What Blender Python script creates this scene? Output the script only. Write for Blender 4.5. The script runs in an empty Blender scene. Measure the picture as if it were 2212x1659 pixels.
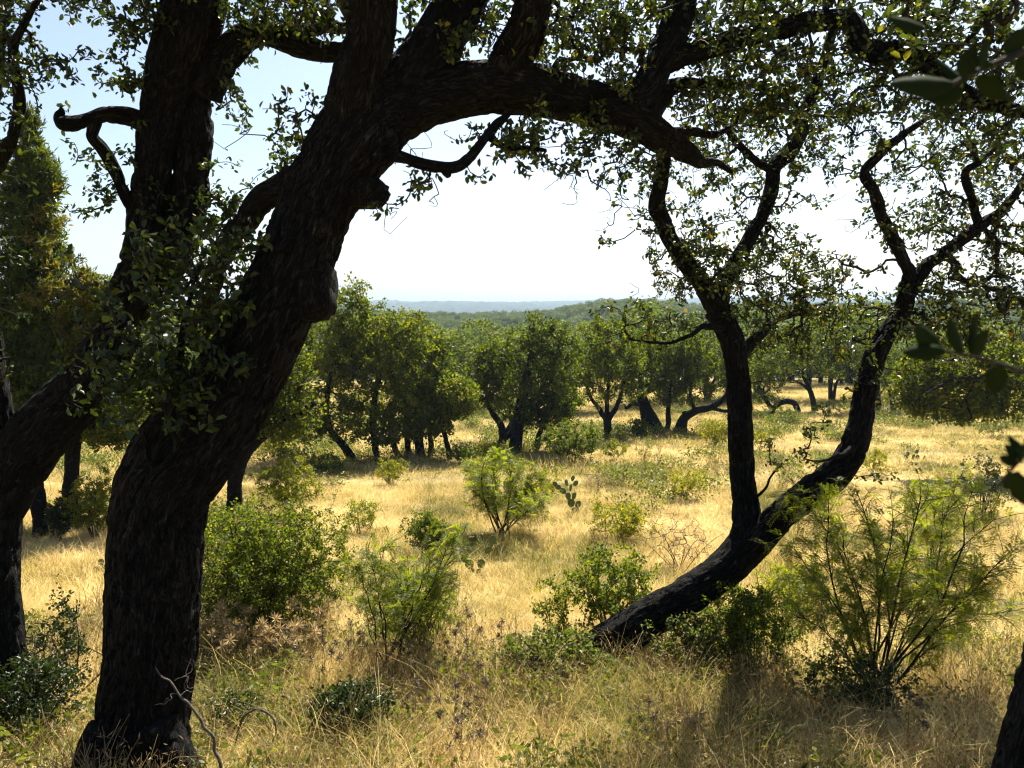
import bpy, math, random
import numpy as np
from mathutils import Vector, Matrix, Euler

rng = np.random.default_rng(7)
random.seed(7)
sc = bpy.context.scene
COL = sc.collection

# ------------------------------------------------------------------ camera
EYE = 1.7                       # eye height over the ground under the photographer
FPX = 773.0                     # focal length in pixels of the 1024 px wide frame
PITCH = math.atan((384 - 308) / FPX)
K = 1024 / 2212.0               # coordinates below are read off a 2212 px wide view of the photograph
cam_d = bpy.data.cameras.new('camera')
cam = bpy.data.objects.new('camera', cam_d)
COL.objects.link(cam)
cam.location = (0, 0, EYE)
cam.rotation_euler = (math.pi / 2 - PITCH, 0, 0)
cam_d.sensor_width = 36.0
cam_d.lens = FPX / 1024 * 36.0
cam_d.clip_start = 0.05
cam_d.clip_end = 12000
cam_d.dof.use_dof = True
cam_d.dof.focus_distance = 14.0
cam_d.dof.aperture_fstop = 6.0
sc.camera = cam

# ------------------------------------------------------------------ sky, sun, exposure
SUN_EL, SUN_AZ = math.radians(53), math.radians(16)     # azimuth measured from the view direction towards the right
world = bpy.data.worlds.new('World')
sc.world = world
world.use_nodes = True
wn = world.node_tree.nodes
wn.clear()
sky = wn.new('ShaderNodeTexSky')
sky.sky_type = 'NISHITA'
sky.sun_disc = False
sky.sun_elevation = SUN_EL
sky.sun_rotation = SUN_AZ
sky.altitude = 300
sky.air_density = 1.0
sky.dust_density = 2.0
sky.ozone_density = 1.0
bg = wn.new('ShaderNodeBackground')
bg.inputs['Strength'].default_value = 0.055
wo = wn.new('ShaderNodeOutputWorld')
world.node_tree.links.new(sky.outputs[0], bg.inputs[0])
world.node_tree.links.new(bg.outputs[0], wo.inputs[0])
sun_d = bpy.data.lights.new('sun', 'SUN')
sun_d.energy = 5.0
sun_d.angle = math.radians(0.53)
sun_d.color = (1.0, 0.93, 0.80)
sun = bpy.data.objects.new('sun', sun_d)
COL.objects.link(sun)
sdir = Vector((math.sin(SUN_AZ) * math.cos(SUN_EL), math.cos(SUN_AZ) * math.cos(SUN_EL), math.sin(SUN_EL)))
sun.rotation_euler = sdir.to_track_quat('Z', 'Y').to_euler()
sun.location = sdir * 50
vs = sc.view_settings
vs.view_transform = 'Standard'
vs.look = 'None'
vs.exposure = 1.75
vs.gamma = 1.0
vs.use_curve_mapping = False
sc.display_settings.display_device = 'sRGB'
cy = sc.cycles
cy.max_bounces = 6
cy.diffuse_bounces = 3
cy.glossy_bounces = 2
cy.transmission_bounces = 4
cy.volume_bounces = 0
cy.transparent_max_bounces = 4
cy.sample_clamp_indirect = 1.0
cy.caustics_reflective = False
cy.caustics_refractive = False
cy.use_adaptive_sampling = True
cy.adaptive_threshold = 0.012
cy.use_denoising = True
cy.denoising_prefilter = 'ACCURATE'
cy.filter_width = 1.2
sc.render.film_transparent = False

# ------------------------------------------------------------------ pixel <-> world
_F = np.array([0, math.cos(PITCH), -math.sin(PITCH)])
_U = np.array([0, math.sin(PITCH), math.cos(PITCH)])


def ray(x, y):
    px, py = x * K, y * K
    return _F + np.array([1, 0, 0]) * ((px - 512) / FPX) + _U * ((384 - py) / FPX)


def at(x, y, d):
    r = ray(x, y)
    return np.array([0, 0, EYE]) + r * (d / r[1])


def msize(w, d):
    return w * K / FPX * d      # photo pixels -> metres at depth d


# ------------------------------------------------------------------ noise
def _hash(ix, iy, iz):
    h = (ix * 374761393 + iy * 668265263 + iz * 2147483647 + 12345).astype(np.int64) & 0xffffffff
    h = ((h ^ (h >> 13)) * 1274126177) & 0xffffffff
    h = (h ^ (h >> 16)) * 2246822519 & 0xffffffff
    return ((h >> 8) & 0xffff) / 65535.0


def vnoise(p):
    p = np.asarray(p, float)
    i = np.floor(p).astype(np.int64)
    f = p - i
    f = f * f * (3 - 2 * f)
    x, y, z = i[..., 0], i[..., 1], i[..., 2]
    fx, fy, fz = f[..., 0], f[..., 1], f[..., 2]
    def L(a, b, t): return a + (b - a) * t
    return L(L(L(_hash(x, y, z), _hash(x + 1, y, z), fx), L(_hash(x, y + 1, z), _hash(x + 1, y + 1, z), fx), fy),
             L(L(_hash(x, y, z + 1), _hash(x + 1, y, z + 1), fx), L(_hash(x, y + 1, z + 1), _hash(x + 1, y + 1, z + 1), fx), fy), fz)


# ------------------------------------------------------------------ terrain
_D = np.array([-60, -5, 0, 3, 5, 8.4, 12, 15, 28, 46, 60, 80, 130, 180, 260, 330, 380, 500, 900, 1200, 2200, 3000, 3500, 4200, 5500, 9000.])
_H = np.array([2.2, 1.6, 1.7, 2.7, 3.2, 3.6, 4.0, 4.25, 5.0, 5.6, 6.2, 7.5, 11.5, 12.5, 9, 5.2, 5.0, 12, 25, 25, 25, -5, -13, -10, 10, 20.])


def ground(x, y):
    x = np.asarray(x, float)
    y = np.asarray(y, float)
    h = np.zeros(np.broadcast(x, y).shape)
    for o, w in ((-0.12, .25), (0, .5), (0.12, .25)):
        h = h + w * np.interp(y * (1 + o) + o * 2, _D, _H)
    z = EYE - h
    q = np.stack(np.broadcast_arrays(x * .45, y * .45, y * 0), -1)
    near = np.clip((np.abs(y) - 1) / 8, 0, 1)
    z = z + (vnoise(q) - .5) * .12 * near + (vnoise(q * .12) - .5) * .7 * np.clip((y - 12) / 60, 0, 1)
    far = np.clip((y - 150) / 150, 0, 1)
    z = z + far * (1.3 * np.tanh((x - 25) / 35.) * np.clip((800 - y) / 300, 0, 1)
                   + (vnoise(q * .045 + 9) - .5) * 8 + (vnoise(q * .0035 + 3.3) - .5) * 34 * np.clip((y - 1200) / 1200, 0, 1))
    hl = np.clip((y - 1500) / 900, 0, 1)
    qx = np.stack(np.broadcast_arrays(x * .0021, y * .0004, y * 0 + 8.5), -1)
    z = z + hl * ((vnoise(qx) - .5) * 34 + (vnoise(qx * 3.7) - .5) * 14)
    return z


def gz(x, y):
    return float(ground(np.array([x]), np.array([y]))[0])


def gp(x, y, lo=2.5, hi=300):
    """the point of the ground that shows at photo pixel x, y"""
    r = ray(x, y)
    ds = np.geomspace(lo, hi, 900)
    P = np.array([0, 0, EYE])[None] + r[None] * (ds / r[1])[:, None]
    g = ground(P[:, 0], P[:, 1])
    k = np.argmax(P[:, 2] < g) if (P[:, 2] < g).any() else len(ds) - 1
    p = P[k].copy()
    p[2] = g[k]
    return p


# ------------------------------------------------------------------ materials
def newmat(name):
    m = bpy.data.materials.new(name)
    m.use_nodes = True
    m.node_tree.nodes.clear()
    return m, m.node_tree.nodes, m.node_tree.links


def ramp(nodes, stops):
    r = nodes.new('ShaderNodeValToRGB')
    e = r.color_ramp.elements
    while len(e) < len(stops):
        e.new(0.5)
    for k, (p, c) in enumerate(stops):
        e[k].position = p
        e[k].color = (*c, 1)
    return r


def leaf_mat(name, stops, trans=0.4, rough=0.42, spec=0.4, tgain=(1.9, 1.75, 0.9)):
    m, n, l = newmat(name)
    a = n.new('ShaderNodeAttribute'); a.attribute_name = 'tint'
    r = ramp(n, stops); l.new(a.outputs['Fac'], r.inputs[0])
    p = n.new('ShaderNodeBsdfPrincipled')
    p.inputs['Roughness'].default_value = rough
    p.inputs['Specular IOR Level'].default_value = spec
    l.new(r.outputs[0], p.inputs['Base Color'])
    t = n.new('ShaderNodeBsdfTranslucent')
    mul = n.new('ShaderNodeMix'); mul.data_type = 'RGBA'; mul.blend_type = 'MULTIPLY'; mul.inputs[0].default_value = 1
    l.new(r.outputs[0], mul.inputs[6]); mul.inputs[7].default_value = (*tgain, 1)
    l.new(mul.outputs[2], t.inputs[0])
    mx = n.new('ShaderNodeMixShader'); mx.inputs[0].default_value = trans
    l.new(p.outputs[0], mx.inputs[1]); l.new(t.outputs[0], mx.inputs[2])
    o = n.new('ShaderNodeOutputMaterial'); l.new(mx.outputs[0], o.inputs[0])
    return m


def bark_mat(name, dark, light, lichen, bump=0.6, sc_=1.0):
    m, n, l = newmat(name)
    a = n.new('ShaderNodeAttribute'); a.attribute_name = 'bark_co'
    mp = n.new('ShaderNodeMapping'); mp.inputs['Scale'].default_value = (sc_, sc_, sc_ * .2)
    l.new(a.outputs['Vector'], mp.inputs[0])
    v = n.new('ShaderNodeTexVoronoi'); v.feature = 'DISTANCE_TO_EDGE'; v.inputs['Scale'].default_value = 34
    nz = n.new('ShaderNodeTexNoise'); nz.inputs['Scale'].default_value = 30; nz.inputs['Detail'].default_value = 6
    wv = n.new('ShaderNodeMix'); wv.data_type = 'RGBA'; wv.inputs[0].default_value = .11
    l.new(mp.outputs[0], nz.inputs['Vector'])
    l.new(mp.outputs[0], wv.inputs[6]); l.new(nz.outputs['Color'], wv.inputs[7])
    l.new(wv.outputs[2], v.inputs['Vector'])
    rv = ramp(n, [(0.0, (0, 0, 0)), (0.22, (1, 1, 1))]); l.new(v.outputs['Distance'], rv.inputs[0])
    hm = n.new('ShaderNodeMath'); hm.operation = 'MULTIPLY_ADD'; hm.inputs[1].default_value = .5
    l.new(nz.outputs['Fac'], hm.inputs[0]); l.new(rv.outputs[0], hm.inputs[2])
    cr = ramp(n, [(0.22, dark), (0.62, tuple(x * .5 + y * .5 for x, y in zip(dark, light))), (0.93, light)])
    hs = n.new('ShaderNodeMath'); hs.operation = 'MULTIPLY'; hs.inputs[1].default_value = 1 / 1.5
    l.new(hm.outputs[0], hs.inputs[0]); l.new(hs.outputs[0], cr.inputs[0])
    ln = n.new('ShaderNodeTexNoise'); ln.inputs['Scale'].default_value = 9; ln.inputs['Detail'].default_value = 8; ln.inputs['Roughness'].default_value = .72
    l.new(a.outputs['Vector'], ln.inputs['Vector'])
    lr = ramp(n, [(0.58, (0, 0, 0)), (0.66, (1, 1, 1))]); l.new(ln.outputs['Fac'], lr.inputs[0])
    lm = n.new('ShaderNodeMath'); lm.operation = 'MULTIPLY'
    l.new(lr.outputs[0], lm.inputs[0]); l.new(hs.outputs[0], lm.inputs[1])
    mx = n.new('ShaderNodeMix'); mx.data_type = 'RGBA'
    l.new(lm.outputs[0], mx.inputs[0]); l.new(cr.outputs[0], mx.inputs[6]); mx.inputs[7].default_value = (*lichen, 1)
    p = n.new('ShaderNodeBsdfPrincipled'); p.inputs['Roughness'].default_value = .9; p.inputs['Specular IOR Level'].default_value = .15
    l.new(mx.outputs[2], p.inputs['Base Color'])
    b = n.new('ShaderNodeBump'); b.inputs['Strength'].default_value = bump; b.inputs['Distance'].default_value = .03
    l.new(hm.outputs[0], b.inputs['Height']); l.new(b.outputs[0], p.inputs['Normal'])
    o = n.new('ShaderNodeOutputMaterial'); l.new(p.outputs[0], o.inputs[0])
    return m


def plain_mat(name, c1, c2, scale=20, rough=.8, spec=.2, bump=0.0):
    m, n, l = newmat(name)
    g = n.new('ShaderNodeNewGeometry')
    nz = n.new('ShaderNodeTexNoise'); nz.inputs['Scale'].default_value = scale; nz.inputs['Detail'].default_value = 5
    l.new(g.outputs['Position'], nz.inputs['Vector'])
    r = ramp(n, [(0.3, c1), (0.7, c2)]); l.new(nz.outputs['Fac'], r.inputs[0])
    p = n.new('ShaderNodeBsdfPrincipled'); p.inputs['Roughness'].default_value = rough; p.inputs['Specular IOR Level'].default_value = spec
    l.new(r.outputs[0], p.inputs['Base Color'])
    if bump:
        b = n.new('ShaderNodeBump'); b.inputs['Strength'].default_value = bump
        l.new(nz.outputs['Fac'], b.inputs['Height']); l.new(b.outputs[0], p.inputs['Normal'])
    o = n.new('ShaderNodeOutputMaterial'); l.new(p.outputs[0], o.inputs[0])
    return m


def grass_mat(name, gold, pale, green, trans=.35):
    """dry straw whose colour drifts over the field in world space, with each blade a little different"""
    m, n, l = newmat(name)
    g = n.new('ShaderNodeNewGeometry')
    n1 = n.new('ShaderNodeTexNoise'); n1.inputs['Scale'].default_value = .45; n1.inputs['Detail'].default_value = 4
    l.new(g.outputs['Position'], n1.inputs['Vector'])
    a = n.new('ShaderNodeAttribute'); a.attribute_name = 'tint'
    ad = n.new('ShaderNodeMath'); ad.operation = 'MULTIPLY_ADD'; ad.inputs[1].default_value = .58
    sb = n.new('ShaderNodeMath'); sb.operation = 'SUBTRACT'; sb.inputs[1].default_value = .29
    mr = n.new('ShaderNodeMapRange'); mr.inputs[1].default_value = .3; mr.inputs[2].default_value = .7; mr.inputs[3].default_value = .2; mr.inputs[4].default_value = .8
    l.new(n1.outputs['Fac'], mr.inputs[0]); l.new(mr.outputs[0], sb.inputs[0])
    l.new(a.outputs['Fac'], ad.inputs[0]); l.new(sb.outputs[0], ad.inputs[2])
    r = ramp(n, [(0.20, tuple(x * .55 for x in green)), (0.30, green), (0.41, tuple((x + y) / 2 for x, y in zip(green, gold))), (0.52, gold), (0.72, pale)])
    l.new(ad.outputs[0], r.inputs[0])
    p = n.new('ShaderNodeBsdfPrincipled'); p.inputs['Roughness'].default_value = .55; p.inputs['Specular IOR Level'].default_value = .3
    l.new(r.outputs[0], p.inputs['Base Color'])
    t = n.new('ShaderNodeBsdfTranslucent'); l.new(r.outputs[0], t.inputs[0])
    mx = n.new('ShaderNodeMixShader'); mx.inputs[0].default_value = trans
    l.new(p.outputs[0], mx.inputs[1]); l.new(t.outputs[0], mx.inputs[2])
    o = n.new('ShaderNodeOutputMaterial'); l.new(mx.outputs[0], o.inputs[0])
    return m


M = {}
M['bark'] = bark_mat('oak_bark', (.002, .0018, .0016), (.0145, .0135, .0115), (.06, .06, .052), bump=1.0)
M['twig'] = plain_mat('twig_bark', (.009, .008, .007), (.03, .026, .022), 60, .9)
M['stick'] = plain_mat('dead_stick', (.05, .042, .034), (.13, .11, .085), 40, .9)
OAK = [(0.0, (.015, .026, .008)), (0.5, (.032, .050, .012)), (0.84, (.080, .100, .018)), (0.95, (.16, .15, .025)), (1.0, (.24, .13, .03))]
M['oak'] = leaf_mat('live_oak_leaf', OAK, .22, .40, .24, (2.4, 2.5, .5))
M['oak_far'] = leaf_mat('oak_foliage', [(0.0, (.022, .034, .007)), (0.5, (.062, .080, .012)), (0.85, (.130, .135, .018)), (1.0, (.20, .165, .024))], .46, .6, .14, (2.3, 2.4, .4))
M['forest'] = leaf_mat('forest_foliage', [(0.0, (.028, .045, .010)), (0.6, (.060, .085, .016)), (1.0, (.11, .115, .022))], .36, .6, .12, (2.2, 2.3, .5))
M['shrub'] = leaf_mat('shrub_leaf', [(0.0, (.036, .056, .010)), (0.6, (.095, .118, .016)), (1.0, (.26, .235, .03))], .40, .5, .15, (2.2, 2.3, .5))
M['bright'] = leaf_mat('yellow_green_leaf', [(0.0, (.08, .10, .011)), (0.6, (.16, .175, .016)), (1.0, (.28, .25, .025))], .52, .5, .2, (1.9, 1.8, .5))
M['mesquite'] = leaf_mat('mesquite_leaf', [(0.0, (.062, .088, .012)), (0.6, (.13, .158, .018)), (1.0, (.235, .235, .03))], .52, .5, .2, (2.3, 2.2, .5))
M['juniper'] = leaf_mat('juniper_needle', [(0.0, (.026, .042, .009)), (0.55, (.060, .078, .014)), (0.8, (.095, .092, .020)), (1.0, (.12, .08, .022))], .42, .6, .15, (2.3, 2.2, .5))
M['weed'] = leaf_mat('green_weed_leaf', [(0.0, (.05, .075, .013)), (0.6, (.10, .125, .02)), (1.0, (.22, .19, .05))], .42, .5, .3, (1.7, 1.7, .8))
M['dry'] = leaf_mat('dry_brown_stalk', [(0.0, (.15, .10, .045)), (0.6, (.38, .28, .13)), (1.0, (.58, .46, .26))], .25, .7, .2, (1.2, 1.1, .9))
M['nearleaf'] = leaf_mat('shaded_oak_leaf', [(0.0, (.010, .017, .005)), (1.0, (.020, .032, .009))], .12, .7, .02, (1.4, 1.6, .5))  # darker copy of the oak leaf, overhead shade put into its colour
M['pad'] = plain_mat('cactus_pad_skin', (.06, .10, .03), (.10, .14, .045), 30, .55, .3)
M['thistle'] = plain_mat('dead_thistle', (.06, .045, .035), (.16, .12, .08), 90, .8)
M['straw'] = grass_mat('straw', (.56, .41, .125), (.76, .61, .29), (.17, .185, .031), .5)
M['rock'] = plain_mat('limestone', (.16, .15, .13), (.36, .33, .29), 14, .9, .2, .4)


def ground_mat():
    m, n, l = newmat('dry_field_soil')
    g = n.new('ShaderNodeNewGeometry')
    sp = n.new('ShaderNodeSeparateXYZ'); l.new(g.outputs['Position'], sp.inputs[0])
    n1 = n.new('ShaderNodeTexNoise'); n1.inputs['Scale'].default_value = .35; n1.inputs['Detail'].default_value = 8; n1.inputs['Roughness'].default_value = .65
    l.new(g.outputs['Position'], n1.inputs['Vector'])
    n2 = n.new('ShaderNodeTexNoise'); n2.inputs['Scale'].default_value = 11; n2.inputs['Detail'].default_value = 8; n2.inputs['Roughness'].default_value = .7
    l.new(g.outputs['Position'], n2.inputs['Vector'])
    mm = n.new('ShaderNodeMix'); mm.inputs[0].default_value = .5
    l.new(n1.outputs['Fac'], mm.inputs[2]); l.new(n2.outputs['Fac'], mm.inputs[3])
    r = ramp(n, [(0.34, (.08, .062, .028)), (0.46, (.20, .15, .06)), (0.56, (.36, .27, .11)), (0.68, (.48, .37, .18))])
    l.new(mm.outputs[0], r.inputs[0])
    # woodland floor beyond the clearing
    wr = n.new('ShaderNodeMapRange'); wr.inputs[1].default_value = 70; wr.inputs[2].default_value = 150
    l.new(sp.outputs['Y'], wr.inputs[0])
    fr = ramp(n, [(0.40, (.05, .06, .022)), (0.62, (.12, .11, .05)), (0.75, (.30, .25, .15))]); l.new(n1.outputs['Fac'], fr.inputs[0])
    mx = n.new('ShaderNodeMix'); mx.data_type = 'RGBA'
    l.new(wr.outputs[0], mx.inputs[0]); l.new(r.outputs[0], mx.inputs[6]); l.new(fr.outputs[0], mx.inputs[7])
    p = n.new('ShaderNodeBsdfPrincipled'); p.inputs['Roughness'].default_value = .95; p.inputs['Specular IOR Level'].default_value = .1
    l.new(mx.outputs[2], p.inputs['Base Color'])
    b = n.new('ShaderNodeBump'); b.inputs['Strength'].default_value = .5; b.inputs['Distance'].default_value = .08
    l.new(n2.outputs['Fac'], b.inputs['Height']); l.new(b.outputs[0], p.inputs['Normal'])
    o = n.new('ShaderNodeOutputMaterial'); l.new(p.outputs[0], o.inputs[0])
    return m


M['ground'] = ground_mat()


# ------------------------------------------------------------------ mesh helpers
def make_mesh(name, V, F, mat, tint=None, bark=None, smooth=False):
    me = bpy.data.meshes.new(name)
    F = [np.asarray(f, np.int32) for f in F if len(f)]
    nl = sum(f.size for f in F)
    me.vertices.add(len(V)); me.loops.add(nl); me.polygons.add(sum(len(f) for f in F))
    me.vertices.foreach_set('co', np.asarray(V, np.float32).ravel())
    me.loops.foreach_set('vertex_index', np.concatenate([f.ravel() for f in F]))
    st, s = [], 0
    for f in F:
        st.append(s + np.arange(len(f)) * f.shape[1]); s += f.size
    me.polygons.foreach_set('loop_start', np.concatenate(st).astype(np.int32))
    me.update(calc_edges=True)
    if smooth:
        me.polygons.foreach_set('use_smooth', np.ones(len(me.polygons), bool))
    if tint is not None:
        a = me.attributes.new('tint', 'FLOAT', 'FACE')
        a.data.foreach_set('value', np.asarray(tint, np.float32))
    if bark is not None:
        a = me.attributes.new('bark_co', 'FLOAT_VECTOR', 'POINT')
        a.data.foreach_set('vector', np.asarray(bark, np.float32).ravel())
    me.materials.append(mat)
    return me


class Thing:
    """an Empty at the thing's base, and the parts parented to it"""
    def __init__(self, name, label, cat, base, group=None):
        self.base = np.asarray(base, float)
        o = bpy.data.objects.new(name, None)
        COL.objects.link(o)
        o.location = self.base
        o.empty_display_size = .1
        o['label'] = label; o['category'] = cat
        if group: o['group'] = group
        self.o = o

    def part(self, name, me, parent=None, label=None, kind=None):
        p = bpy.data.objects.new(name, me)
        COL.objects.link(p)
        p.parent = parent or self.o
        if label: p['label'] = label
        if kind: p['kind'] = kind
        return p

    def mesh(self, name, V, F, mat, parent=None, label=None, kind=None, **kw):
        return self.part(name, make_mesh(name, np.asarray(V) - self.base, F, mat, **kw), parent, label, kind)


def copy_thing(o, loc, rotz=0, scale=1, label=None):
    c = o.copy(); COL.objects.link(c)
    c.location = loc; c.rotation_euler = (0, 0, rotz); c.scale = (scale,) * 3
    if label: c['label'] = label
    for ch in list(o.children):
        d = ch.copy(); COL.objects.link(d); d.parent = c
        for g in list(ch.children):
            e = g.copy(); COL.objects.link(e); e.parent = d
    return c


def foot(base, depth):
    """where a plant stands whose visible foot, at the top of the grass, is at this photo pixel"""
    if depth is not None:
        p = at(base[0], base[1], depth)
        return np.array([p[0], p[1], gz(p[0], p[1])]), 0
    b = gp(*base)
    dy = .15 / b[1] * FPX / K
    return gp(base[0], base[1] + dy), dy


def unit(v):
    v = np.asarray(v, float)
    return v / np.maximum(np.linalg.norm(v, axis=-1, keepdims=True), 1e-9)


def spline(P, n):
    """Catmull-Rom through the rows of P, n samples evenly in arc length of the first three columns"""
    P = np.asarray(P, float)
    Q = np.vstack([2 * P[0] - P[1], P, 2 * P[-1] - P[-2]])
    out = []
    for i in range(1, len(Q) - 2):
        t = np.linspace(0, 1, 24, endpoint=False)[:, None]
        a, b, c, d = Q[i - 1], Q[i], Q[i + 1], Q[i + 2]
        out.append(.5 * (2 * b + (c - a) * t + (2 * a - 5 * b + 4 * c - d) * t ** 2 + (3 * b - a - 3 * c + d) * t ** 3))
    out.append(P[-1:])
    S = np.vstack(out)
    L = np.concatenate([[0], np.cumsum(np.linalg.norm(np.diff(S[:, :3], axis=0), axis=1))])
    u = np.linspace(0, L[-1], n)
    return np.stack([np.interp(u, L, S[:, k]) for k in range(S.shape[1])], 1), u


def trunk_tube(P, R, seg, lump=.10, bark=.035, seed=0.):
    """one closed bark-skinned tube along points P with radii R"""
    n = len(P)
    T = unit(np.gradient(P, axis=0))
    N = np.zeros_like(P)
    v = np.cross(T[0], [0.3, 1, 0.2]); N[0] = v / np.linalg.norm(v)
    for i in range(1, n):
        v = N[i - 1] - T[i] * np.dot(N[i - 1], T[i]); N[i] = v / np.linalg.norm(v)
    B = np.cross(T, N)
    th = np.linspace(0, 2 * np.pi, seg, endpoint=False)
    s = np.concatenate([[0], np.cumsum(np.linalg.norm(np.diff(P, axis=0), axis=1))])
    c, sn = np.cos(th)[None, :, None], np.sin(th)[None, :, None]
    dirs = N[:, None] * c + B[:, None] * sn
    co = np.stack([R[:, None] * np.cos(th)[None], R[:, None] * np.sin(th)[None], np.repeat(s[:, None], seg, 1)], -1) + seed
    big = vnoise(co * np.array([2.6, 2.6, 1.8]) + 7) - .5
    mid = vnoise(co * np.array([9, 9, 4.])) - .5
    wob = co + .03 * np.stack([vnoise(co * 11 + 3), vnoise(co * 11 + 17), co[..., 2] * 0], -1)
    n1 = vnoise(wob * np.array([24, 24, 4.5])); n2 = vnoise(wob * np.array([40, 40, 11.]) + 31)
    crack = np.exp(-((n1 - .5) / .075) ** 2) * .8 + np.exp(-((n2 - .5) / .06) ** 2) * .35
    fine = .25 + .5 * (n2 - .5) - crack
    r = R[:, None] * (.96 + 2 * lump * big + lump * mid) + np.minimum(bark, R[:, None] * .25) * fine
    V = P[:, None] + dirs * r[..., None]
    V = V.reshape(-1, 3)
    i = np.arange(n - 1)[:, None] * seg; j = np.arange(seg)[None]; j2 = (j + 1) % seg
    Q = np.stack([i + j, i + j2, i + seg + j2, i + seg + j], -1).reshape(-1, 4)
    V = np.vstack([V, P[:1] - T[:1] * R[0] * .3, P[-1:] + T[-1:] * R[-1] * .6])
    a, b = len(V) - 2, len(V) - 1
    j = np.arange(seg); j2 = (j + 1) % seg
    tri = np.vstack([np.stack([j2, j, np.full(seg, a)], 1), np.stack([(n - 1) * seg + j, (n - 1) * seg + j2, np.full(seg, b)], 1)])
    bk = np.vstack([co.reshape(-1, 3), co[0].mean(0)[None], co[-1].mean(0)[None]])
    return V, [Q, tri], bk


def batch_tubes(P, R, seg=4):
    """many thin twigs at once: P (T,n,3), R (T,n)"""
    T, n, _ = P.shape
    D = unit(np.gradient(P, axis=1))
    ref = np.where(np.abs(D[..., 2:3]) > .9, np.array([1., 0, 0]), np.array([0, 0, 1.]))
    N = unit(np.cross(D, ref)); B = np.cross(D, N)
    th = np.linspace(0, 2 * np.pi, seg, endpoint=False)
    V = P[:, :, None] + R[..., None, None] * (N[:, :, None] * np.cos(th)[None, None, :, None] + B[:, :, None] * np.sin(th)[None, None, :, None])
    base = (np.arange(T) * n * seg)[:, None, None]
    i = (np.arange(n - 1) * seg)[None, :, None]; j = np.arange(seg)[None, None]; j2 = (j + 1) % seg
    Q = np.stack([base + i + j, base + i + j2, base + i + seg + j2, base + i + seg + j], -1).reshape(-1, 4)
    return V.reshape(-1, 3), Q


def leaf_faces(C, A, Nn, L, W, detailed):
    """leaves at C pointing along A with normal Nn; folded along the midrib when detailed"""
    A = unit(A)
    S = unit(np.cross(A, Nn)); Nn = np.cross(S, A)
    L = L[:, None]; W = W[:, None]
    n = len(C)
    if detailed:
        up = Nn * W * .35
        V = np.stack([C, C + A * L * .30 + S * W * .80 + up, C + A * L * .72 + S * W * .85 + up, C + A * L - Nn * L * .10,
                      C + A * L * .72 - S * W * .85 + up, C + A * L * .30 - S * W * .80 + up], 1).reshape(-1, 3)
        b = (np.arange(n) * 6)[:, None]
        F = np.concatenate([b + np.array([[0, 1, 2, 3]]), b + np.array([[0, 3, 4, 5]])], 1).reshape(-1, 4)
        return V, F, 2
    V = np.stack([C, C + A * L * .5 + S * W, C + A * L, C + A * L * .45 - S * W], 1).reshape(-1, 3)
    F = (np.arange(n) * 4)[:, None] + np.array([[0, 1, 2, 3]])
    return V, F, 1


def rand_dirs(n):
    v = rng.normal(size=(n, 3))
    return unit(v)


# ------------------------------------------------------------------ growing twigs towards targets
def grow(nodes, targets, npts=5, wig=.16, sag=0.0):
    """attach each target to the nearest point already grown; returns paths (T,npts,3) and the number of twigs each one carries"""
    nodes = np.asarray(nodes, float)
    d0 = np.min(np.linalg.norm(targets[:, None] - nodes[None, ::max(1, len(nodes) // 200)], axis=2), axis=1)
    targets = targets[np.argsort(d0)]
    T = len(targets)
    pool = np.zeros((len(nodes) + T * (npts - 1), 3)); pool[:len(nodes)] = nodes
    owner = np.full(len(pool), -1); cnt = len(nodes)
    P = np.zeros((T, npts, 3)); par = np.full(T, -1)
    u = np.linspace(0, 1, npts)[:, None]
    env = np.sin(u * np.pi)
    for k in range(T):
        t = targets[k]
        dd = pool[:cnt] - t
        d2 = np.einsum('ij,ij->i', dd, dd)
        m = int(np.argmin(d2)); o = pool[m]
        ln = math.sqrt(d2[m]) + 1e-6
        off = rng.normal(size=3) * wig * ln
        path = o + (t - o) * u + env * off + rng.normal(size=(npts, 3)) * ln * .035 * env
        path[:, 2] -= (env[:, 0]) * sag * ln
        P[k] = path; par[k] = owner[m]
        pool[cnt:cnt + npts - 1] = path[1:]; owner[cnt:cnt + npts - 1] = k
        cnt += npts - 1
    carry = np.ones(T)
    for k in range(T - 1, -1, -1):
        if par[k] >= 0: carry[par[k]] += carry[k]
    return P, carry


def twig_mesh(P, carry, r0=.0022, power=.5, seg=3, rmax=.05):
    R0 = np.minimum(r0 * carry ** power, rmax)
    u = np.linspace(0, 1, P.shape[1])[None]
    tip = np.maximum(R0 * .72, r0 * .7) if True else R0
    return batch_tubes(P, R0[:, None] * (1 - u) + np.minimum(R0, tip)[:, None] * u, seg)


def spray_leaves(P, per, L, W, spread=.05, up=.5, detailed=True, tlo=.3, droop=.2, jitter=.35):
    """leaves along the outer part of every twig"""
    T = len(P); n = T * per
    k = np.repeat(np.arange(T), per)
    t = tlo + (1 - tlo) * rng.random(n) ** .7
    f = t * (P.shape[1] - 1); i = np.minimum(f.astype(int), P.shape[1] - 2); f = f - i
    C = P[k, i] * (1 - f[:, None]) + P[k, i + 1] * f[:, None]
    D = unit(P[k, i + 1] - P[k, i])
    A = unit(D * .55 + rand_dirs(n) * 1.0 + np.array([0, 0, -droop]))
    C = C + rand_dirs(n) * spread * rng.random((n, 1)) ** .5
    Nn = unit(rand_dirs(n) + np.array([0, 0, up]))
    s = 1 + jitter * (rng.random(n) * 2 - 1)
    return leaf_faces(C, A, Nn, L * s, W * s, detailed)


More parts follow.
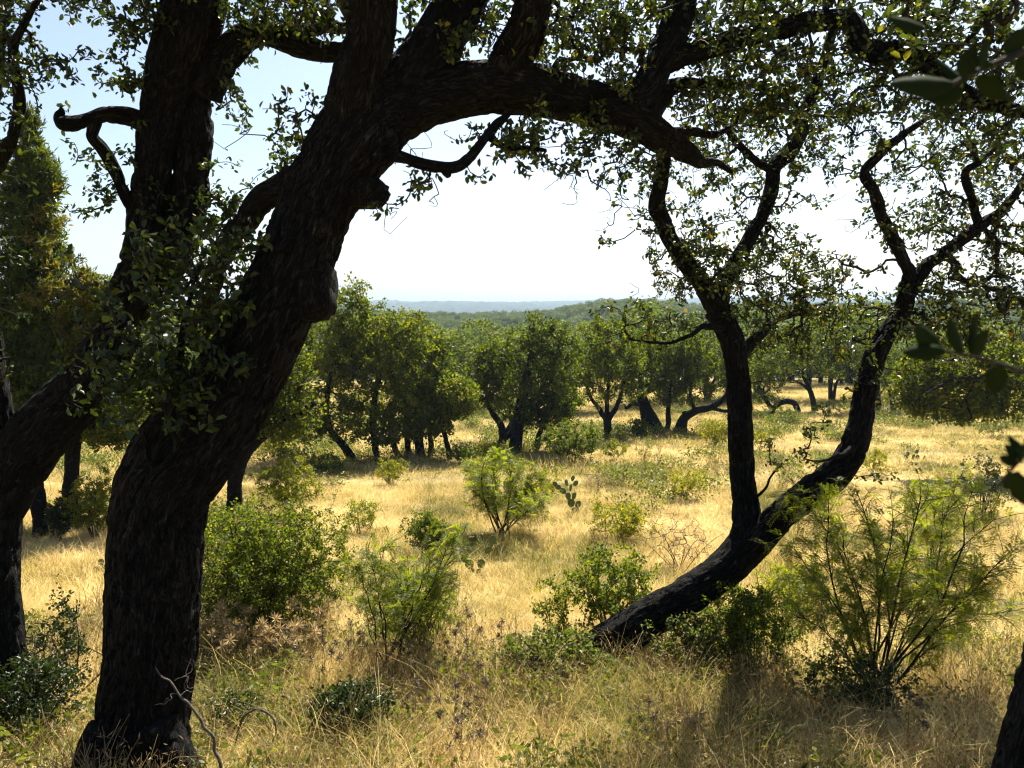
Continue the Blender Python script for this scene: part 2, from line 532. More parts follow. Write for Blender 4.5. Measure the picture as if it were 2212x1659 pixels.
def blob_targets(blobs, d, depth_scale=1.0, density=1.0, shell=.5, inplane=1.0):
    """targets inside ellipsoids given in photo pixels: (x, y, rx, ry[, depth[, weight]])"""
    out = []
    for b in blobs:
        x, y, rx, ry = b[:4]
        dd = b[4] if len(b) > 4 and b[4] else d
        w = b[5] if len(b) > 5 else 1.0
        c = at(x, y, dd); mx, my = msize(rx, dd), msize(ry, dd)
        n = max(3, int(density * w * (mx * my)))
        v = np.clip(rng.normal(size=(n, 3)) * .72, -1.75, 1.75)
        v = v * (.7 + .6 * vnoise(v * 1.6 + rng.random() * 90)[:, None])
        out.append(c + v * np.array([mx * inplane, (mx + my) * .5 * depth_scale, my]))
    return np.vstack(out)


# ------------------------------------------------------------------ ground sheet
def build_ground():
    ys = np.concatenate([np.linspace(-60, -4, 15), np.linspace(-3, 20, 93), np.geomspace(20.5, 9000, 130)])
    us = np.concatenate([-np.geomspace(1, 200, 70)[::-1] / 200 * 6, np.linspace(-.028, .028, 5), np.geomspace(1, 200, 70) / 200 * 6])
    us = np.sort(us)
    wid = np.where(ys < 8, 14, ys * 1.4 + 3)
    X = us[None] * wid[:, None]; Y = np.repeat(ys[:, None], len(us), 1)
    Z = ground(X, Y)
    V = np.stack([X, Y, Z], -1).reshape(-1, 3)
    n, m = X.shape
    i = np.arange(n - 1)[:, None] * m; j = np.arange(m - 1)[None]
    Q = np.stack([i + j, i + j + 1, i + m + j + 1, i + m + j], -1).reshape(-1, 4)
    o = bpy.data.objects.new('ground', make_mesh('ground', V, [Q], M['ground'], smooth=True))
    COL.objects.link(o)
    o['kind'] = 'structure'; o['label'] = 'dry rolling field falling away to a wooded valley'


build_ground()


# ------------------------------------------------------------------ instancing for uncountable stuff
def scatter(name, label, protos, pts, rot, scl, idx):
    """one 'stuff' object: copies of the prototype meshes on its points"""
    coll = bpy.data.collections.new(name + '_sources')
    for k, me in enumerate(protos):
        o = bpy.data.objects.new('%s_source_%02d' % (name, k), me)
        coll.objects.link(o)
    me = bpy.data.meshes.new(name)
    me.vertices.add(len(pts)); me.vertices.foreach_set('co', np.asarray(pts, np.float32).ravel())
    a = me.attributes.new('turn', 'FLOAT_VECTOR', 'POINT'); a.data.foreach_set('vector', np.asarray(rot, np.float32).ravel())
    a = me.attributes.new('size', 'FLOAT_VECTOR', 'POINT'); a.data.foreach_set('vector', np.asarray(scl, np.float32).ravel())
    a = me.attributes.new('pick', 'INT', 'POINT'); a.data.foreach_set('value', np.asarray(idx, np.int32))
    ob = bpy.data.objects.new(name, me); COL.objects.link(ob)
    ob['kind'] = 'stuff'; ob['label'] = label
    ng = bpy.data.node_groups.new(name + '_nodes', 'GeometryNodeTree')
    ng.interface.new_socket('Geometry', in_out='INPUT', socket_type='NodeSocketGeometry')
    ng.interface.new_socket('Geometry', in_out='OUTPUT', socket_type='NodeSocketGeometry')
    N, L = ng.nodes, ng.links
    gi, go = N.new('NodeGroupInput'), N.new('NodeGroupOutput')
    ci = N.new('GeometryNodeCollectionInfo'); ci.inputs[0].default_value = coll
    ci.inputs['Separate Children'].default_value = True; ci.inputs['Reset Children'].default_value = True
    ip = N.new('GeometryNodeInstanceOnPoints'); ip.inputs['Pick Instance'].default_value = True
    def att(nm, ty):
        q = N.new('GeometryNodeInputNamedAttribute'); q.data_type = ty; q.inputs[0].default_value = nm
        return [s for s in q.outputs if s.enabled][0]
    er = N.new('FunctionNodeEulerToRotation')
    L.new(att('turn', 'FLOAT_VECTOR'), er.inputs[0])
    L.new(gi.outputs[0], ip.inputs['Points']); L.new(ci.outputs[0], ip.inputs['Instance'])
    L.new(att('pick', 'INT'), ip.inputs['Instance Index']); L.new(er.outputs[0], ip.inputs['Rotation'])
    L.new(att('size', 'FLOAT_VECTOR'), ip.inputs['Scale']); L.new(ip.outputs[0], go.inputs[0])
    md = ob.modifiers.new('scatter', 'NODES'); md.node_group = ng
    return ob


# ------------------------------------------------------------------ the foreground oaks
def limb_points(pts):
    """rows (x, y, width, depth) in photo pixels -> rows (X, Y, Z, radius)"""
    return np.array([[*at(x, y, d), msize(w, d) / 2] for x, y, w, d in pts])


def add_limb(t, name, pts, seg=None, nodes=None, seed=0., lump=.10, parent=None, raw=False, bark=.03, label=None):
    P = np.asarray(pts) if raw else limb_points(pts)
    ln = np.sum(np.linalg.norm(np.diff(P[:, :3], axis=0), axis=1))
    rm = P[:, 3].mean()
    step = max(.012, min(rm * .16, .03))
    n = int(np.clip(ln / step, 8, 420))
    S, _ = spline(P, n)
    kk = 1 / max(5 * rm, .12)
    J = np.stack([vnoise(S[:, :3] * kk + seed * 3.1 + q * 17) - .5 for q in range(3)], 1) + .5 * np.stack([vnoise(S[:, :3] * kk * 2.3 + seed * 5.7 + q * 13) - .5 for q in range(3)], 1)
    S[:, :3] += J * np.minimum(S[:, 3:4] * .75, .06) * np.clip(np.arange(n) / 8., 0, 1)[:, None]
    if seg is None: seg = int(np.clip(2 * np.pi * rm / .017, 10, 110))
    V, F, bk = trunk_tube(S[:, :3], np.maximum(S[:, 3], .002), seg, lump, bark, seed)
    ob = t.mesh(name, V, F, M['bark'], bark=bk, smooth=True, parent=parent, label=label)
    if nodes is not None: nodes.append(S[::max(1, n // 60), :3])
    return ob


def burl(t, name, x, y, d, rx, ry, seed, label=None, depth=1.0):
    """a lumpy outgrowth of the trunk"""
    nu, nv = 28, 16
    u = np.linspace(0, 2 * np.pi, nu, endpoint=False); v = np.linspace(0.02, np.pi - .02, nv)
    D = np.stack([np.cos(u)[None] * np.sin(v)[:, None], np.sin(u)[None] * np.sin(v)[:, None], np.repeat(np.cos(v)[:, None], nu, 1)], -1).reshape(-1, 3)
    r = 1 + .5 * (vnoise(D * 1.7 + seed) - .5) + .22 * (vnoise(D * 5 + seed) - .5)
    sx, sz = msize(rx, d), msize(ry, d)
    V = at(x, y, d) + D * r[:, None] * np.array([sx, min(sx, sz) * depth, sz])
    i = np.arange(nv - 1)[:, None] * nu; j = np.arange(nu)[None]; j2 = (j + 1) % nu
    Q = np.stack([i + j, i + nu + j, i + nu + j2, i + j2], -1).reshape(-1, 4)
    caps = [np.arange(nu)[None, ::-1], (np.arange(nu) + (nv - 1) * nu)[None]]
    t.mesh(name, V, [Q] + caps, M['bark'], bark=D * sx, smooth=True, label=label)


def crown_for(t, nodes, blobs, d, leafL, leafW, per, dens, mat, over=(), tlo=.45, spread=.055, tint=(0, 1), name='crown', wig=.22, r0=.0036,
              detailed=True, depth_scale=1.0, up=.5, sag=.05, shell=.15, twigs=True, bare=None, tpow=1.0, droop=.25, power=.5):
    T = blob_targets(blobs, d, depth_scale, dens, shell)
    for c, rr, n in over:
        T = np.vstack([T, np.array(c) + rand_dirs(n) * rng.random((n, 1)) ** .4 * np.array(rr)])
    nd = np.vstack(nodes)
    P, carry = grow(nd, T, wig=wig, sag=sag)
    tv, tf = twig_mesh(P, carry, r0, power)
    V, F, k = spray_leaves(P, per, leafL, leafW, spread, up, detailed, tlo, droop)
    n = len(F) // k
    base = tint[0] + (tint[1] - tint[0]) * rng.random(n) ** tpow
    cr = t.mesh(name, V, [F], mat, tint=np.repeat(base, k))
    if bare is not None:
        T2 = blob_targets(bare, d, depth_scale, dens, shell)
        P2, c2 = grow(np.vstack([nd, P[:, -1]]), T2, npts=6, wig=.3, sag=sag)
        v2, f2 = twig_mesh(P2, c2, r0 * .8, power)
        tf = np.vstack([tf, f2 + len(tv)]); tv = np.vstack([tv, v2])
    if twigs: t.mesh('twigs', tv, [tf], M['twig'], kind='stuff')
    return cr


OAKLEAF = (.043, .0125)


def fill(n, x0, x1, y0, y1, r, d0, d1, w, hole=()):
    out = []
    while len(out) < n:
        x, y = rng.uniform(x0, x1), rng.uniform(y0, y1)
        if any(a < x < b and c < y < e for a, b, c, e in hole): continue
        out.append((x, y, rng.uniform(.6, 1.4) * r, rng.uniform(.6, 1.2) * r, rng.uniform(d0, d1), w))
    return out



# ---- tree A: the great leaning oak left of the middle
A = Thing('live_oak_tree', 'great dark live oak leaning right, its limb arching over the view', 'tree', gp(292, 1720))
nA = []
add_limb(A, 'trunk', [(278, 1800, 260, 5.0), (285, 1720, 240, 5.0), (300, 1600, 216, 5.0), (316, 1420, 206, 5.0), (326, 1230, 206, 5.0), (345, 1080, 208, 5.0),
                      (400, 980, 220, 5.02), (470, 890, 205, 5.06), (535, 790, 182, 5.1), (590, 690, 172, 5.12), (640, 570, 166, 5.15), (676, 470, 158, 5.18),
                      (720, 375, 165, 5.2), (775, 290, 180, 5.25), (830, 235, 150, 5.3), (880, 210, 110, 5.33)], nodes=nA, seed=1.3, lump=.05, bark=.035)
add_limb(A, 'limb', [(800, 270, 150, 5.28), (900, 225, 120, 5.35), (1010, 195, 112, 5.45), (1130, 190, 108, 5.55), (1250, 215, 92, 5.7), (1370, 262, 82, 5.85), (1440, 308, 62, 6.0),
                     (1485, 336, 42, 6.1), (1512, 352, 26, 6.2), (1545, 350, 17, 6.3), (1580, 372, 9, 6.4)], nodes=nA, seed=2.1, lump=.07, label='massive limb arching to the right')
add_limb(A, 'limb', [(1430, 300, 34, 6.0), (1480, 282, 22, 6.1), (1540, 290, 16, 6.2), (1590, 268, 9, 6.3)], nodes=nA, seed=3.2, lump=.14)
add_limb(A, 'limb', [(760, 290, 120, 5.2), (775, 190, 110, 5.1), (795, 90, 104, 5.0), (808, 0, 98, 4.9), (815, -120, 84, 4.7), (790, -300, 62, 4.4), (700, -480, 40, 4.0)], nodes=nA, seed=3.7)
add_limb(A, 'limb', [(830, 240, 120, 5.3), (905, 140, 112, 5.4), (960, 60, 104, 5.5), (1010, -20, 92, 5.6), (1080, -160, 70, 5.6), (1130, -330, 44, 5.5)], nodes=nA, seed=4.9)
add_limb(A, 'limb', [(1080, 200, 90, 5.5), (1110, 120, 84, 5.4), (1135, 50, 78, 5.3), (1155, -30, 70, 5.2), (1180, -200, 52, 4.9), (1240, -420, 34, 4.5)], nodes=nA, seed=5.2)
add_limb(A, 'limb', [(1340, 235, 70, 5.8), (1400, 180, 68, 5.9), (1435, 110, 66, 6.0), (1465, 30, 60, 6.1), (1490, -60, 50, 6.2), (1560, -220, 36, 6.1)], nodes=nA, seed=6.6)
add_limb(A, 'limb', [(1425, 140, 48, 5.95), (1500, 105, 46, 6.0), (1600, 82, 44, 6.05), (1720, 58, 42, 6.1), (1812, 42, 44, 6.1), (1850, 75, 46, 6.0), (1885, 105, 46, 5.9), (1960, 112, 40, 5.8),
                     (2030, 160, 36, 5.7), (2110, 215, 32, 5.6), (2230, 245, 24, 5.5), (2330, 240, 14, 5.3)], nodes=nA, seed=7.4, label='long crooked limb reaching across the top')
add_limb(A, 'limb', [(1400, 250, 50, 5.9), (1450, 190, 34, 6.05), (1500, 180, 26, 6.2), (1580, 182, 20, 6.3), (1660, 190, 12, 6.4)], nodes=nA, seed=7.9)
add_limb(A, 'limb', [(820, 330, 34, 5.2), (875, 342, 27, 5.1), (940, 360, 26, 5.05), (990, 356, 26, 5.02), (1035, 315, 23, 5.05), (1062, 285, 20, 5.15), (1095, 245, 18, 5.3)], nodes=nA, seed=8.3, lump=.16,
         label='thin crooked side branch under the arch')
add_limb(A, 'limb', [(1055, 296, 16, 5.1), (1095, 318, 14, 5.05), (1150, 322, 12, 5.0), (1180, 325, 7, 4.95)], nodes=nA, seed=8.8)
burl(A, 'branch_knob', 965, 368, 5.02, 10, 14, 4.)
add_limb(A, 'limb', [(700, 340, 90, 5.22), (640, 380, 66, 5.35), (575, 425, 60, 5.5), (515, 480, 56, 5.65), (478, 540, 50, 5.8), (455, 610, 44, 5.9), (440, 700, 34, 6.0)], nodes=nA, seed=9.1)
burl(A, 'burl', 668, 625, 5.12, 62, 68, 2., 'rounded burl on the right edge')
burl(A, 'branch_stub', 785, 415, 5.15, 58, 32, 6.3, 'blunt stub of an old branch')
burl(A, 'root_flare', 250, 1730, 4.95, 110, 130, 8.)


def scar(t, x, y, d, r, sx=.72):
    """a ring of callus round the hollow where a limb came off"""
    nu, nv = 40, 10
    u = np.linspace(0, 2 * np.pi, nu, endpoint=False); v = np.linspace(0, 2 * np.pi, nv, endpoint=False)
    R = msize(r, d)
    uu, vv = np.meshgrid(u, v, indexing='ij')
    rr = R * (1 + .14 * np.sin(3 * uu + 1)) + R * .16 * np.cos(vv)
    V = np.stack([rr * np.cos(uu) * sx, -R * .22 * np.sin(vv), rr * np.sin(uu)], -1).reshape(-1, 3)
    i = np.arange(nu)[:, None] * nv; i2 = ((np.arange(nu) + 1) % nu)[:, None] * nv; j = np.arange(nv)[None]; j2 = (j + 1) % nv
    Q = np.stack([i + j, i2 + j, i2 + j2, i + j2], -1).reshape(-1, 4)
    t.mesh('branch_scar', V + at(x, y, d), [Q], M['bark'], bark=V, smooth=True, label='healed oval scar of a lost limb')


scar(A, 345, 960, 4.69, 46)
add_limb(A, 'root', [(330, 1560, 120, 4.85), (390, 1680, 100, 4.78), (450, 1770, 60, 4.72), (520, 1850, 30, 4.7)], seed=18.2)
add_limb(A, 'root', [(250, 1580, 120, 4.85), (190, 1690, 100, 4.75), (120, 1790, 60, 4.7), (40, 1850, 30, 4.65)], seed=18.9)
crown_for(A, nA, [
    # clusters round the arch and under it
    (660, 290, 50, 60, 5.4, 1.0), (625, 330, 40, 45, 5.5, .9), (600, 250, 16, 30, 5.5, .3), (700, 225, 30, 30, 5.3, .7), (590, 380, 22, 26, 5.6, .5),
    (1160, 290, 70, 40, 5.2, 1.2), (1130, 350, 60, 30, 5.0, 1.0), (1200, 350, 50, 26, 5.1, .7), (1250, 290, 70, 40, 5.6, .9), (1320, 330, 60, 40, 5.7, .8),
    (1020, 270, 24, 26, 5.3, .4), (890, 385, 34, 16, 5.0, .5), (905, 408, 18, 10, 4.95, .4), (830, 455, 30, 12, 5.05, .2),
    # the dense top
    (1250, 90, 90, 80, 5.7, 1.3), (1330, 50, 70, 70, 5.9, 1.2), (1200, 20, 60, 40, 5.5, 1.1), (1250, 180, 80, 30, 5.5, 1.0), (1340, 140, 50, 60, 5.8, 1.0), (1410, 40, 50, 50, 6.0, .8),
    (1000, 90, 36, 50, 5.5, .8), (890, 40, 30, 40, 5.3, .9), (870, 80, 20, 40, 5.3, .6), (1060, 30, 50, 30, 5.5, 1.0), (700, 60, 40, 30, 5.2, .7), (700, 10, 60, 24, 5.1, 1.0), (950, 0, 60, 20, 5.5, 1.),
    (1520, 170, 60, 60, 6.1, .9), (1590, 190, 80, 60, 6.2, 1.2), (1640, 130, 70, 50, 6.1, 1.2), (1560, 50, 80, 40, 6.2, 1.1), (1680, 20, 90, 24, 6.2, 1.2), (1750, 130, 60, 60, 6.2, 1.1),
    (1520, 20, 40, 30, 6.2, .9), (1700, 220, 60, 50, 6.3, 1.0), (1800, 90, 40, 40, 6.1, .6), (1820, 10, 70, 20, 6.1, .9), (1920, 60, 50, 40, 5.9, .7), (2010, 60, 60, 50, 5.8, 1.0),
    (2080, 120, 50, 50, 5.7, 1.1), (2150, 60, 70, 60, 5.6, 1.3), (2180, 160, 60, 60, 5.5, 1.2), (1900, 170, 60, 40, 5.9, .8), (1960, 190, 50, 40, 5.8, .7), (2060, 230, 60, 40, 5.6, .8),
    (2190, 290, 50, 50, 5.5, 1.0), (1850, 220, 60, 40, 6.0, .8), (1960, 10, 80, 20, 5.9, 1.),
    # the crown that goes on over the frame
    (900, -200, 300, 120, 5.0, .8), (1300, -220, 260, 130, 5.6, .8), (1700, -160, 260, 110, 6.0, .8), (700, -420, 300, 130, 4.2, .7), (1200, -480, 320, 140, 4.8, .7), (2100, -140, 200, 110, 5.4, .8)]
    + fill(34, 1480, 2212, -20, 260, 40, 5.4, 6.8, .8) + fill(14, 960, 1420, -20, 120, 34, 5.2, 6.2, .8) + fill(8, 540, 760, -30, 60, 30, 5.0, 5.8, .8) + fill(10, 1100, 1400, 270, 360, 30, 5.2, 6.2, .5),
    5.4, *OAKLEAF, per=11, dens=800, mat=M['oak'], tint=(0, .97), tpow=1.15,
    bare=[(890, 340, 50, 40, 5.0, .5), (960, 420, 40, 20, 5.0, .5), (840, 460, 40, 20, 5.1, .5), (1300, 380, 90, 40, 5.5, 1.2), (1250, 340, 70, 50, 5.5, .8), (700, 210, 30, 30, 5.3, .4),
          (1230, 420, 40, 18, 5.4, .4), (930, 300, 40, 26, 5.2, .3), (1620, 240, 120, 60, 6.2, .5), (1900, 230, 140, 60, 5.9, .5), (2100, 200, 90, 90, 5.6, .5), (1500, 240, 80, 50, 6.0, .6), (480, 330, 40, 60, 5.6, .2)])

# ---- tree B: forked oak at the left edge
B = Thing('live_oak_tree', 'dark forked live oak rising at the left edge of the view', 'tree', gp(8, 1530))
nB = []
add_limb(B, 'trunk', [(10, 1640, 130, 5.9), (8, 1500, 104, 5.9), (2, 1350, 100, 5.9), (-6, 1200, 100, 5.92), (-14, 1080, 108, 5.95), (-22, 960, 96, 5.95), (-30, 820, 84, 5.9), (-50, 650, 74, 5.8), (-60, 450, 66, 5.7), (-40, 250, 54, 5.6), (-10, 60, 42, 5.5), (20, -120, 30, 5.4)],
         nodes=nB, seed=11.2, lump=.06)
add_limb(B, 'limb', [(-20, 1120, 110, 5.95), (45, 1000, 128, 5.95), (110, 910, 126, 5.95), (180, 835, 118, 5.95), (235, 750, 104, 5.95), (272, 650, 92, 5.95), (300, 560, 84, 5.95), (318, 450, 78, 5.95), (336, 330, 76, 5.95), (362, 220, 96, 5.95), (395, 120, 120, 5.9), (425, 30, 128, 5.85),
                     (450, -60, 110, 5.8), (480, -250, 80, 5.6), (470, -450, 50, 5.3)], nodes=nB, seed=12.4, lump=.06, label='thick stem climbing to the top of the frame')
add_limb(B, 'limb', [(275, 690, 60, 6.0), (340, 620, 66, 6.05), (385, 540, 70, 6.1), (405, 430, 74, 6.1), (413, 320, 76, 6.08), (412, 220, 76, 6.05), (420, 130, 60, 5.95)], nodes=nB, seed=13.3, lump=.06, label='second stem close beside the first')
add_limb(B, 'limb', [(440, 200, 80, 5.95), (480, 130, 70, 5.95), (520, 85, 62, 5.95), (575, 72, 52, 5.9), (630, 92, 46, 5.85), (690, 108, 44, 5.8), (750, 116, 38, 5.75), (830, 125, 20, 5.7)], nodes=nB, seed=14.3)
add_limb(B, 'limb', [(600, 80, 34, 5.85), (660, 66, 30, 5.8), (740, 62, 24, 5.75), (800, 40, 12, 5.7)], nodes=nB, seed=14.9)
add_limb(B, 'limb', [(340, 275, 46, 5.9), (290, 258, 38, 5.8), (235, 247, 34, 5.7), (190, 256, 32, 5.65), (160, 270, 34, 5.6), (139, 270, 33, 5.58), (129, 254, 22, 5.58), (133, 240, 14, 5.58), (131, 230, 4, 5.58)], nodes=nB, seed=15.5, lump=.24, label='broken curling branch with an upturned end')
add_limb(B, 'limb', [(208, 255, 26, 5.68), (200, 295, 24, 5.7), (222, 325, 26, 5.75), (245, 365, 25, 5.8), (265, 415, 24, 5.85), (290, 480, 28, 5.92)], nodes=nB, seed=16.1, lump=.14)
add_limb(B, 'limb', [(-50, 420, 50, 5.7), (10, 330, 30, 5.4), (40, 240, 24, 5.2), (30, 120, 20, 5.0), (60, 40, 14, 4.9), (110, -40, 8, 4.8)], nodes=nB, seed=16.7)
crown_for(B, nB, [
    (30, 40, 40, 50, 5.0, 1.3), (70, 130, 60, 40, 5.0, 1.1), (20, 170, 40, 36, 5.0, 1.0), (130, 165, 60, 14, 5.05, .7), (190, 130, 30, 16, 5.1, .6), (160, 12, 40, 12, 5.0, .6), (10, 100, 30, 60, 5.0, 1.),
    (270, 60, 40, 60, 5.6, 1.1), (280, 150, 36, 50, 5.7, 1.0), (240, 170, 40, 20, 5.6, .6), (300, 220, 20, 40, 5.8, .7), (240, 20, 30, 30, 5.6, .7), (320, 30, 40, 40, 5.6, 1.1),
    (490, 190, 36, 46, 5.9, 1.0), (525, 245, 14, 34, 5.9, .5), (560, 20, 50, 36, 5.8, 1.2), (620, 40, 60, 40, 5.7, 1.1), (510, 20, 40, 30, 5.7, 1.), (570, 110, 30, 24, 5.9, .5), (690, 40, 40, 30, 5.6, .7),
    (230, 390, 40, 50, 5.8, .5), (200, 450, 50, 30, 5.8, .5), (180, 330, 30, 24, 5.7, .25), (270, 350, 30, 40, 5.8, .5), (300, 420, 30, 40, 5.8, .5),
    (470, 390, 30, 40, 6.0, .8), (500, 430, 40, 40, 6.0, .9), (480, 480, 50, 40, 6.0, 1.1), (530, 540, 50, 40, 6.1, 1.0),
    (400, -200, 260, 140, 5.6, .8), (100, -150, 200, 120, 5.2, .9), (300, -420, 300, 140, 4.8, .7), (-150, 200, 120, 200, 5.2, .8), (-200, 600, 120, 200, 5.4, .5)],
    5.7, *OAKLEAF, per=11, dens=920, mat=M['oak'], tint=(0, .8), tpow=1.4)

# leafy sprouts hanging in the fork, in front of both oaks
add_limb(A, 'limb', [(420, 960, 60, 4.85), (395, 880, 26, 4.75), (390, 790, 18, 4.7), (400, 690, 12, 4.68), (420, 600, 8, 4.65)], nodes=None, seed=17.1)
sp_nodes = [limb_points([(420, 960, 60, 4.85), (395, 880, 26, 4.75), (390, 790, 18, 4.7), (400, 690, 12, 4.68), (420, 600, 8, 4.65)])[:, :3], limb_points([(395, 880, 8, 4.75), (330, 800, 8, 4.7), (290, 760, 8, 4.6)])[:, :3]]
crown_for(A, sp_nodes, [
    (380, 640, 100, 110, 4.7, 1.1), (440, 560, 70, 60, 4.8, 1.0), (320, 560, 50, 50, 4.7, .7), (300, 780, 110, 70, 4.6, 1.1), (400, 780, 90, 90, 4.7, 1.1), (350, 860, 80, 50, 4.6, .9), (210, 820, 50, 40, 4.5, .6),
    (480, 650, 60, 80, 4.85, .9), (260, 690, 60, 60, 4.6, .8), (500, 520, 50, 40, 4.85, .8)],
    4.7, .054, .016, per=8, dens=800, mat=M['oak'], tint=(0, .9), tpow=2.2, name='sprouts', spread=.06)

# ---- tree C: the leaning oak on the right
C = Thing('live_oak_tree', 'slanting live oak with two stems forking low on the right', 'tree', gp(1345, 1438))
dC = C.base[1]
nC = []
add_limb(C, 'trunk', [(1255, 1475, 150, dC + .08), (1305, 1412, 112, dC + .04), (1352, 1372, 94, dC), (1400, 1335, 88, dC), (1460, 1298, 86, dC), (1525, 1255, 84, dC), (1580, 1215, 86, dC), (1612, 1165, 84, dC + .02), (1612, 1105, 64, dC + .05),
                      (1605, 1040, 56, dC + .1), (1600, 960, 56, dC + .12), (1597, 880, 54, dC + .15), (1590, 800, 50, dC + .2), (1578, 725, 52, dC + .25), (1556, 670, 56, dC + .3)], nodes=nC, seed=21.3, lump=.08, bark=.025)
add_limb(C, 'limb', [(1560, 680, 50, dC + .3), (1530, 635, 42, dC + .2), (1492, 580, 38, dC + .1), (1452, 520, 36, dC), (1425, 450, 38, dC - .1), (1432, 390, 34, dC - .2), (1436, 330, 30, dC - .3), (1420, 260, 24, dC - .3), (1400, 170, 14, dC - .4)], nodes=nC, seed=22.4, lump=.13)
add_limb(C, 'limb', [(1550, 660, 48, dC + .3), (1572, 600, 38, dC + .4), (1615, 525, 34, dC + .5), (1650, 460, 32, dC + .6), (1667, 400, 32, dC + .7), (1672, 360, 32, dC + .7), (1710, 325, 36, dC + .75), (1742, 250, 32, dC + .8), (1768, 170, 26, dC + .8), (1800, 60, 18, dC + .7), (1840, -80, 10, dC + .5)], nodes=nC, seed=23.4, lump=.12)
add_limb(C, 'limb', [(1672, 372, 24, dC + .7), (1635, 350, 17, dC + .6), (1592, 305, 16, dC + .5), (1560, 260, 14, dC + .4), (1530, 200, 10, dC + .3)], nodes=nC, seed=23.9, lump=.12)
add_limb(C, 'stem', [(1600, 1200, 70, dC), (1650, 1150, 66, dC - .1), (1710, 1095, 62, dC - .2), (1770, 1045, 66, dC - .3), (1822, 995, 60, dC - .35), (1852, 935, 54, dC - .35), (1866, 870, 46, dC - .3), (1880, 800, 44, dC - .2), (1905, 740, 42, dC - .1), (1935, 690, 38, dC), (1958, 630, 36, dC)],
         nodes=nC, seed=24.4, lump=.10, label='second stem bowing out to the right')
add_limb(C, 'limb', [(1955, 640, 34, dC), (1962, 590, 30, dC - .05), (1938, 535, 28, dC - .1), (1910, 470, 27, dC - .2), (1885, 410, 25, dC - .3), (1868, 370, 22, dC - .3), (1895, 335, 20, dC - .3), (1940, 300, 17, dC - .3), (1985, 265, 13, dC - .3), (2040, 240, 8, dC - .3)], nodes=nC, seed=25.2, lump=.12)
add_limb(C, 'limb', [(1945, 660, 34, dC), (2000, 580, 30, dC + .1), (2060, 530, 28, dC + .15), (2120, 485, 26, dC + .2), (2170, 450, 20, dC + .2), (2210, 390, 14, dC + .2), (2240, 300, 9, dC + .2)], nodes=nC, seed=26.2, lump=.12)
add_limb(C, 'limb', [(2115, 485, 20, dC + .2), (2100, 430, 17, dC + .1), (2088, 375, 17, dC), (2120, 345, 14, dC - .1), (2160, 310, 10, dC - .1)], nodes=nC, seed=26.9, lump=.12)
add_limb(C, 'limb', [(1565, 700, 26, dC + .2), (1520, 705, 14, dC), (1490, 725, 10, dC - .2), (1440, 740, 8, dC - .3), (1370, 735, 5, dC - .4)], nodes=nC, seed=27.2, lump=.12)
add_limb(C, 'limb', [(1590, 780, 30, dC + .2), (1640, 720, 22, dC + .5), (1700, 680, 16, dC + .9), (1780, 660, 10, dC + 1.2)], nodes=nC, seed=27.8, lump=.12)
add_limb(C, 'limb', [(1850, 960, 16, dC - .4), (1810, 985, 9, dC - .6), (1760, 998, 6, dC - .7)], nodes=nC, seed=28.1)
add_limb(C, 'limb', [(1612, 1085, 10, dC), (1650, 1060, 6, dC - .2), (1665, 1030, 5, dC - .3), (1690, 1000, 4, dC - .4)], nodes=nC, seed=28.6)
